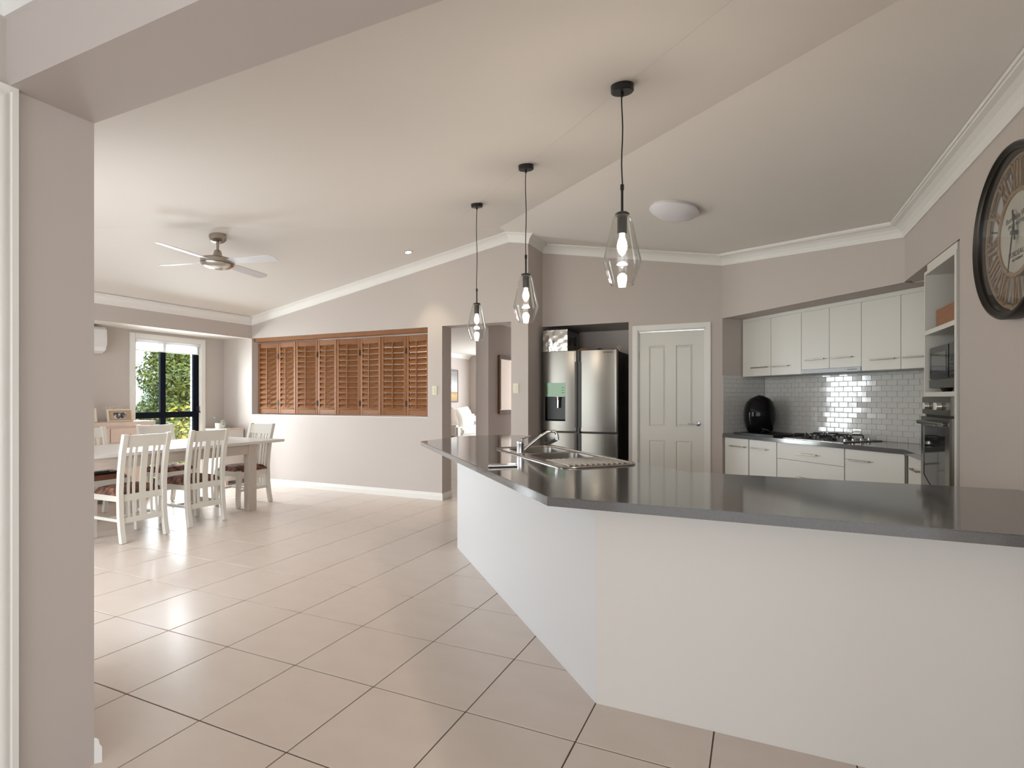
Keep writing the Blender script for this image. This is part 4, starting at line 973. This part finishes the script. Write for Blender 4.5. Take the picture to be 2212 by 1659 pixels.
# ------------------------------------------------------------------ dining chairs (local: front +y)
def back_y(z):
    P = [(0, -.245), (.12, -.222), (.25, -.207), (.46, -.200), (.62, -.212), (.80, -.240), (.965, -.280)]
    for (z0, y0), (z1, y1) in zip(P, P[1:]):
        if z <= z1: return y0 + (y1 - y0) * (z - z0) / (z1 - z0)
    return P[-1][1]
def chair(fab):
    t = thing('dining_chair', '', 'chair')
    hw = .205
    for s in (-1, 1):
        x = s * (hw - .019)
        sec = [(-.019, -.021, 0), (.019, -.021, 0), (.019, .021, 0), (-.019, .021, 0)]
        lg = MB().sweep(sec, [(x, back_y(z), z) for z in (.004, .06, .12, .19, .25, .35, .46, .54, .62, .71, .80, .88, .965)]).build('leg', M_CHAIR, t)
        MB().cyl((x, back_y(0), 0), (x, back_y(0), .006), .012).build('glide', M_BLACK, lg)
        sec = [(-.02, -.02, 0), (.02, -.02, 0), (.02, .02, 0), (-.02, .02, 0)]
        lg = MB().sweep(sec, [(x, .195, .004), (x, .200, .10), (x, .195, .24), (x, .19, .43)]).build('leg', M_CHAIR, t)
        MB().cyl((x, .195, 0), (x, .195, .006), .012).build('glide', M_BLACK, lg)
        MB().box(x - .011, x + .011, -.185, .175, .365, .425).build('seat_rail', M_CHAIR, t)
        MB().box(x - .010, x + .010, -.195, .185, .185, .212).build('stretcher', M_CHAIR, t)
    MB().box(-hw + .035, hw - .035, .178, .202, .365, .425).build('seat_rail', M_CHAIR, t)
    MB().box(-hw + .035, hw - .035, -.212, -.188, .365, .425).build('seat_rail', M_CHAIR, t)
    MB().box(-hw + .03, hw - .03, -.01, .012, .187, .210).build('stretcher', M_CHAIR, t)
    MB().sweep([(-hw + .036, -.011, 0), (hw - .036, -.011, 0), (hw - .036, .011, 0), (-hw + .036, .011, 0)], [(0, back_y(z), z) for z in (.172, .222)]).build('bottom_rail', M_CHAIR, t)
    MB().sweep([(-hw + .036, -.011, 0), (hw - .036, -.011, 0), (hw - .036, .011, 0), (-hw + .036, .011, 0)], [(0, back_y(z), z) for z in (.845, .88, .92, .955)]).build('top_rail', M_CHAIR, t)
    for x, w in ((-.120, .010), (-.075, .010), (0, .026), (.075, .010), (.120, .010)):
        MB().sweep([(x - w, -.006, 0), (x + w, -.006, 0), (x + w, .006, 0), (x - w, .006, 0)], [(0, back_y(z), z) for z in (.215, .30, .40, .5, .6, .7, .8, .85)]).build('back_slat', M_CHAIR, t)
    n = 10; mb = MB(); V = []
    for j in range(n + 1):
        for i in range(n + 1):
            u, v = i / n * 2 - 1, j / n * 2 - 1; hgt = .062 * (1 - abs(u) ** 5) * (1 - abs(v) ** 5)
            V.append((u * .207, v * .198 + .006, .424 + hgt ** .5 * .25 * 1.0))
    mb.add(V, [(j * (n + 1) + i, j * (n + 1) + i + 1, (j + 1) * (n + 1) + i + 1, (j + 1) * (n + 1) + i) for j in range(n) for i in range(n)])
    mb.box(-.203, .203, -.19, .20, .418, .426); mb.build('cushion', fab, t, smooth=True)
    return t
ch = chair(M_FABRIC)
def place(o, x, y, rz, label):
    o.matrix_basis = Matrix.Translation((x, y, 0)) @ Matrix.Rotation(rz, 4, 'Z'); tag(o, label, 'chair', 'chairs around the dining table'); return o
c2 = copy_tree(ch); c3 = copy_tree(ch); c4 = copy_tree(ch); c5 = copy_tree(ch)
place(ch, -5.362, 3.005, PI / 2, 'cream slat back chair on the open side of the table, away from its end')
place(c2, -5.398, 3.625, PI / 2, 'cream slat back chair on the open side of the table, next to the table leg')
place(c3, -5.725, 4.462, PI, 'cream slat back chair at the table end facing the window corner')
place(c4, -6.465, 4.07, -PI / 2, 'cream slat back chair on the window side, between sideboard and table end')
place(c5, -6.475, 3.33, -PI / 2, 'cream slat back chair on the window side with a tan seat, holding a black folder')
for k in kids(c5):
    if k.name.startswith('cushion'): k.data = k.data.copy(); k.data.materials[0] = M_LEATHER
t = thing('black_folder', 'thin black folder lying on the tan chair seat', 'folder', (-6.40, 3.28, .49))
MB().box(-6.53, -6.30, 3.16, 3.46, .4925, .504).build('cover', M_BLACK, t, bevel=.003)
MB().box(-6.50, -6.33, 3.18, 3.36, .504, .512).build('tablet', mat('slate', (.03, .03, .032), .3), t, bevel=.002)

# ------------------------------------------------------------------ sideboard with picture frames
sx, sz, sy0, sy1 = -7.195, .990, 2.45, 4.352
t = thing('sideboard', 'pale timber sideboard standing below the air conditioner', 'sideboard', (-7.39, 3.4, 0))
MB().box(-7.595, sx, sy0, sy1, sz - .05, sz).build('top', M_SIDE, t, bevel=.003)
MB().box(-7.59, sx - .02, sy0 + .02, sy1 - .06, .10, sz - .05).build('carcass', M_SIDE, t)
for y in (sy0 + .03, sy1 - .10):
    for x in (-7.585, sx - .075): MB().box(x, x + .06, y, y + .06, 0, .12).build('foot', M_SIDE, t)
ys = [sy0 + .06, 3.05, 3.44, 3.83, sy1 - .075]
for a, b in zip(ys, ys[1:]):
    dq = MB().box(sx - .022, sx - .004, a + .004, b - .004, .738, .910).build('drawer', M_SIDE, t, bevel=.002)
    MB().box(sx - .022, sx - .004, a + .004, b - .004, .16, .700).build('door', M_SIDE, t, bevel=.002)
    MB().cyl((sx - .004, (a + b) / 2, .824), (sx + .012, (a + b) / 2, .824), .009).build('knob', M_FANM, dq)
MB().box(sx - .03, sx - .0235, sy0 + .06, sy1 - .08, .12, .93).build('shadow_gap', mat('gap_brown', (.16, .09, .06), .8), t)
def frame(label, yc, w, hgt, rz, photo, mount, pw, ph):
    t = thing('picture_frame', label, 'picture frame', (-7.28, yc, sz), rz)
    M = Matrix.Translation((-7.26, yc, sz)) @ Matrix.Rotation(rz, 4, 'Z') @ Matrix.Rotation(math.radians(-9), 4, 'Y') @ Matrix(((0, 0, 1, 0), (1, 0, 0, 0), (0, 1, 0, 0), (0, 0, 0, 1)))
    b = .016; wh = mat('frame_limed', (.70, .62, .52), .5)
    for x0, x1, y0, y1 in ((-w / 2, w / 2, 0, b), (-w / 2, w / 2, hgt - b, hgt), (-w / 2, -w / 2 + b, b, hgt - b), (w / 2 - b, w / 2, b, hgt - b)):
        MB(M).box(x0, x1, y0, y1, -.012, .012).build('frame_side', wh, t, bevel=.002, seg=1)
    MB(M).box(-w / 2 + b, w / 2 - b, b, hgt - b, -.008, -.002).build('mount', mount, t)
    mb = MB(M); mb.box(-pw / 2, pw / 2, hgt / 2 - ph / 2, hgt / 2 + ph / 2, -.002, -.0005); mb.build('photo', photo, t)
    mb = MB(M); mb.add([(-.02, .01, -.012), (.02, .01, -.012), (.02, .002, -.075), (-.02, .002, -.075), (.0, hgt * .7, -.012)], [(0, 1, 2, 3), (0, 4, 3), (1, 2, 4), (2, 3, 4)]); mb.build('easel', wh, t)
ph1 = mat('grey_photo', (.05, .05, .055), .3, noise=((.55, .54, .56), 26, .06)); ph2 = mat('dark_photo', (.012, .010, .008), .3, noise=((.30, .26, .20), 14, .1))
mt = wood('timber_mount', (.52, .37, .24), (.46, .32, .2), 9, (1, 8, 8))
frame('wide timber picture frame with a small grey group photo', 3.975, .285, .155, 0, ph1, mt, .140, .075)
frame('upright cream picture frame with a dark photo on the sideboard', 3.62, .20, .175, 0, ph2, mat('cream_mount', (.66, .58, .46), .7), .08, .10)
# dried white flowers behind the frame
t = thing('dried_flowers', 'small bunch of pale dried flowers behind the wide frame', 'flowers', (-7.42, 3.97, sz))
mb = MB()
for k in range(60):
    a, r = random.random() * 6.28, random.random() ** .5
    x, y, z = -7.42 + .04 * r * math.cos(a), 3.98 + .11 * r * math.sin(a), sz + .13 + random.random() * .06
    mb.tube([(-7.42, 3.98 + .3 * (y - 3.98), sz), (x, y, z)], [.0012, .0008], 4)
mb.build('stems', mat('straw', (.62, .56, .45), .8), t)
mb = MB(); leaves(mb, (-7.42, 3.98, sz + .165), (.045, .12, .035), 160, .008, .1); tag(mb.build('blossom', mat('dried_white', (.80, .76, .68), .8), t), kind='stuff')
# decanter on the table
t = thing('candle_lantern', 'small metal lantern with a candle on the dining table', 'lantern', (-6.25, 3.62, TZ))
g = Matrix.Translation((-6.22, 3.60, TZ)); mb = MB(g); mb.box(-.028, .028, -.028, .028, 0, .006); mb.build('base', M_FANM, t)
mb = MB(g)
for a, b in ((-1, -1), (1, -1), (1, 1), (-1, 1)): mb.box(a * .026 - .002, a * .026 + .002, b * .026 - .002, b * .026 + .002, .006, .085)
mb.box(-.028, .028, -.028, -.024, .082, .087); mb.box(-.028, .028, .024, .028, .082, .087); mb.box(-.028, -.024, -.028, .028, .082, .087); mb.box(.024, .028, -.028, .028, .082, .087)
mb.build('lantern_frame', M_FANM, t)
mb = MB(g); mb.lathe([(0, .006), (.012, .006), (.013, .04), (.006, .055), (0, .058)], 12); mb.build('candle', mat('candle_wax', (.75, .68, .5), .5), t, smooth=True)

# ------------------------------------------------------------------ corner cabinet with succulent
t = thing('corner_cabinet', 'small pale timber cabinet in the corner by the window', 'cabinet', (-7.35, 5.4, 0))
kx0, kx1, ky0, ky1, kz = -7.585, -7.13, 5.275, 5.59, .83
MB().box(kx0, kx1, ky0, ky1, kz - .022, kz).build('top', M_SIDE, t, bevel=.003)
MB().box(kx0 + .01, kx1 - .012, ky0 + .015, ky1, .06, kz - .022).build('carcass', M_OAKT, t)
for k in range(3): MB().box(kx0 + .018 + k * .143, kx0 + .155 + k * .143, ky0 + .004, ky0 + .0155, .08, kz - .05).build('board', mat('pale_board', (.74, .66, .60), .5), t, bevel=.002)
for x in (kx0 + .015, kx1 - .06):
    for y in (ky0 + .02, ky1 - .06): MB().box(x, x + .045, y, y + .045, 0, .065).build('foot', M_SIDE, t)
t = thing('succulent_pot', 'white ribbed pot with trailing succulents on the corner cabinet', 'potted plant', (-7.38, 5.36, kz))
PXc, PYc = -7.365, 5.375
mb = MB(); mb.lathe([(0, 0), (.062, 0), (.066, .012), (.063, .022), (.068, .034), (.065, .046), (.070, .058), (.068, .080), (.062, .080), (.060, .064), (0, .064)], 28, Matrix.Translation((PXc, PYc, kz))); mb.build('pot', M_WHITEP, t, smooth=True)
mb = MB(); mb.lathe([(0, .06), (.061, .066), (0, .070)], 16, Matrix.Translation((PXc, PYc, kz))); mb.build('soil', mat('soil', (.06, .04, .03), .9), t)
sg = mat('succulent_green', (.20, .27, .20), .5, noise=((.36, .42, .36), 30, .2))
for pts, R_ in (([(PXc, PYc, kz + .065), (PXc - .02, PYc - .02, kz + .10), (PXc - .045, PYc - .06, kz + .15)], .036), ([(PXc, PYc, kz + .068), (PXc + .05, PYc - .03, kz + .10), (PXc + .12, PYc - .05, kz + .105)], .032),
                ([(PXc, PYc, kz + .068), (PXc + .08, PYc - .05, kz + .11), (PXc + .16, PYc - .09, kz + .09), (PXc + .24, PYc - .13, kz + .065)], .042)):
    st = MB().tube(pts, .004, 6).build('stem', mat('stem_olive', (.22, .23, .13), .7), t)
    c_ = Vector(pts[-1])
    for k in range(11):
        a = k * 2.4; el = .2 + .09 * k; d_ = Vector((math.cos(a) * math.cos(el), math.sin(a) * math.cos(el), math.sin(el)))
        mb = MB(); mb.tube([c_, c_ + d_ * R_ * .6, c_ + d_ * R_], [.004, .0075, .001], 6); mb.build('leaf', sg, st, smooth=True)

# ------------------------------------------------------------------ hall and living room
t = thing('wall_mirror', 'tall mirror in a dark timber frame on the hall wall', 'mirror', (HX1, 6.85, 1.5))
MMr = Matrix(((0, 0, 1, HX1), (1, 0, 0, 0), (0, 1, 0, 0), (0, 0, 0, 1)))
m0, m1, mz0, mz1, fw = 6.68, 7.55, 1.055, 1.90, .055
for a in ((m0, m1, mz0, mz0 + fw), (m0, m1, mz1 - fw, mz1), (m0, m0 + fw, mz0 + fw, mz1 - fw), (m1 - fw, m1, mz0 + fw, mz1 - fw)): MB(MMr).box(*a, 0, .034).build('frame_side', M_GOLDWD, t, bevel=.008)
MB(MMr).box(m0 + fw, m1 - fw, mz0 + fw, mz1 - fw, .001, .014).build('glass', M_MIRROR, t)
t = thing('painting', 'framed landscape painting of a dry meadow under grey sky', 'painting', (-7.25, 11.2, 1.2))
q0, q1, r0_, r1_ = 10.65, 11.98, 1.17, 2.02
pm = bpy.data.materials.new('landscape_paint'); pm.use_nodes = True; N, L = pm.node_tree.nodes, pm.node_tree.links
tc = N.new('ShaderNodeTexCoord'); sx_ = N.new('ShaderNodeSeparateXYZ'); L.new(tc.outputs['Generated'], sx_.inputs[0])
nz = N.new('ShaderNodeTexNoise'); nz.inputs['Scale'].default_value = 7; nz.inputs['Detail'].default_value = 5; L.new(tc.outputs['Generated'], nz.inputs['Vector'])
ma = N.new('ShaderNodeMath'); ma.operation = 'MULTIPLY_ADD'; ma.inputs[1].default_value = .22; L.new(nz.outputs['Fac'], ma.inputs[0]); L.new(sx_.outputs['Z'], ma.inputs[2])
rp = N.new('ShaderNodeValToRGB'); er = rp.color_ramp.elements; er[0].position = .10; er[0].color = (.42, .27, .11, 1); er[1].position = 1.0; er[1].color = (.26, .25, .245, 1)
for p_, c_ in ((.30, (.50, .36, .16, 1)), (.40, (.30, .20, .10, 1)), (.44, (.62, .60, .57, 1)), (.62, (.70, .68, .66, 1)), (.80, (.40, .39, .385, 1))):
    e_ = er.new(p_); e_.color = c_
L.new(ma.outputs[0], rp.inputs['Fac']); L.new(rp.outputs['Color'], N['Principled BSDF'].inputs['Base Color']); N['Principled BSDF'].inputs['Roughness'].default_value = .6
MB().box(-7.249, -7.230, q0 + .04, q1 - .04, r0_ + .04, r1_ - .04).build('canvas', pm, t)
fm_ = mat('grey_brown_frame', (.17, .14, .12), .5)
for a in ((q0, q1, r0_, r0_ + .04), (q0, q1, r1_ - .04, r1_), (q0, q0 + .04, r0_ + .04, r1_ - .04), (q1 - .04, q1, r0_ + .04, r1_ - .04)): MB().box(-7.25, -7.222, *a).build('frame_side', fm_, t, bevel=.004)
t = thing('sofa', 'white sofa standing below the landscape painting', 'sofa', (-6.7, 11.3, 0))
MB().box(-7.18, -6.25, 10.3, 12.5, .08, .44).build('base', M_SOFA, t, bevel=.03); MB().box(-7.20, -6.95, 10.3, 12.5, .3, .86).build('backrest', M_SOFA, t, bevel=.05)
for y in (10.3, 12.28): MB().box(-7.18, -6.25, y, y + .22, .2, .66).build('armrest', M_SOFA, t, bevel=.05)
for y in (10.53, 11.41): MB().box(-6.97, -6.22, y, y + .86, .42, .58).build('seat_cushion', M_SOFA, t, bevel=.04)
for x in (-7.1, -6.35):
    for y in (10.4, 12.35): MB().box(x, x + .06, y, y + .06, 0, .1).build('foot', M_BLACK, t)
def cushion(name, label, cat, c, sx_, sy_, sz_, m, rot, seed):
    random.seed(seed); mb = MB(); n = 12; V = []
    M = Matrix.Translation(c) @ Matrix.Rotation(rot[0], 4, 'X') @ Matrix.Rotation(rot[1], 4, 'Y')
    for s in (1, -1):
        for j in range(n + 1):
            for i in range(n + 1):
                u, v = i / n * 2 - 1, j / n * 2 - 1; hh = ((1 - abs(u) ** 3) * (1 - abs(v) ** 3)) ** .5
                V.append((s * sx_ * hh * (1 + random.uniform(-.12, .12)), u * sy_, v * sz_))
    f = []
    for k in (0, (n + 1) ** 2): f += [(k + j * (n + 1) + i, k + j * (n + 1) + i + 1, k + (j + 1) * (n + 1) + i + 1, k + (j + 1) * (n + 1) + i) for j in range(n) for i in range(n)]
    mb.add(V, f, M); return tag(mb.build(name, m, smooth=True), label, cat)
cushion('cushion', 'taupe cushion leaning in the sofa corner', 'cushion', (-6.80, 10.90, .80), .10, .26, .26, M_CUSH, (0, math.radians(-18)), 2)
cushion('cushion', 'large white cushion on the sofa beside the taupe one', 'cushion', (-6.80, 11.55, .80), .12, .34, .26, M_SOFA, (.08, math.radians(-20)), 3)
mb = MB(); V = []; n, k = 26, 14; random.seed(4)
for j in range(k + 1):
    for i in range(n + 1):
        y = 10.95 + i / n * .95; v = j / k
        x, z = (-6.95 - .24 * (v / .35 - .2), .872) if v < .4 else (-6.935 + .02 * math.sin(i), .872 - (v - .4) * .40)
        V.append((x + .012 * math.sin(i * 1.3), y, z + .028 * abs(math.sin(i * .75 + j * .2))))
mb.add(V, [(j * (n + 1) + i, j * (n + 1) + i + 1, (j + 1) * (n + 1) + i + 1, (j + 1) * (n + 1) + i) for j in range(k) for i in range(n)])
tag(mb.build('throw_blanket', mat('white_throw', (.82, .80, .78), .9), smooth=True), 'rumpled white throw over the sofa backrest', 'blanket')
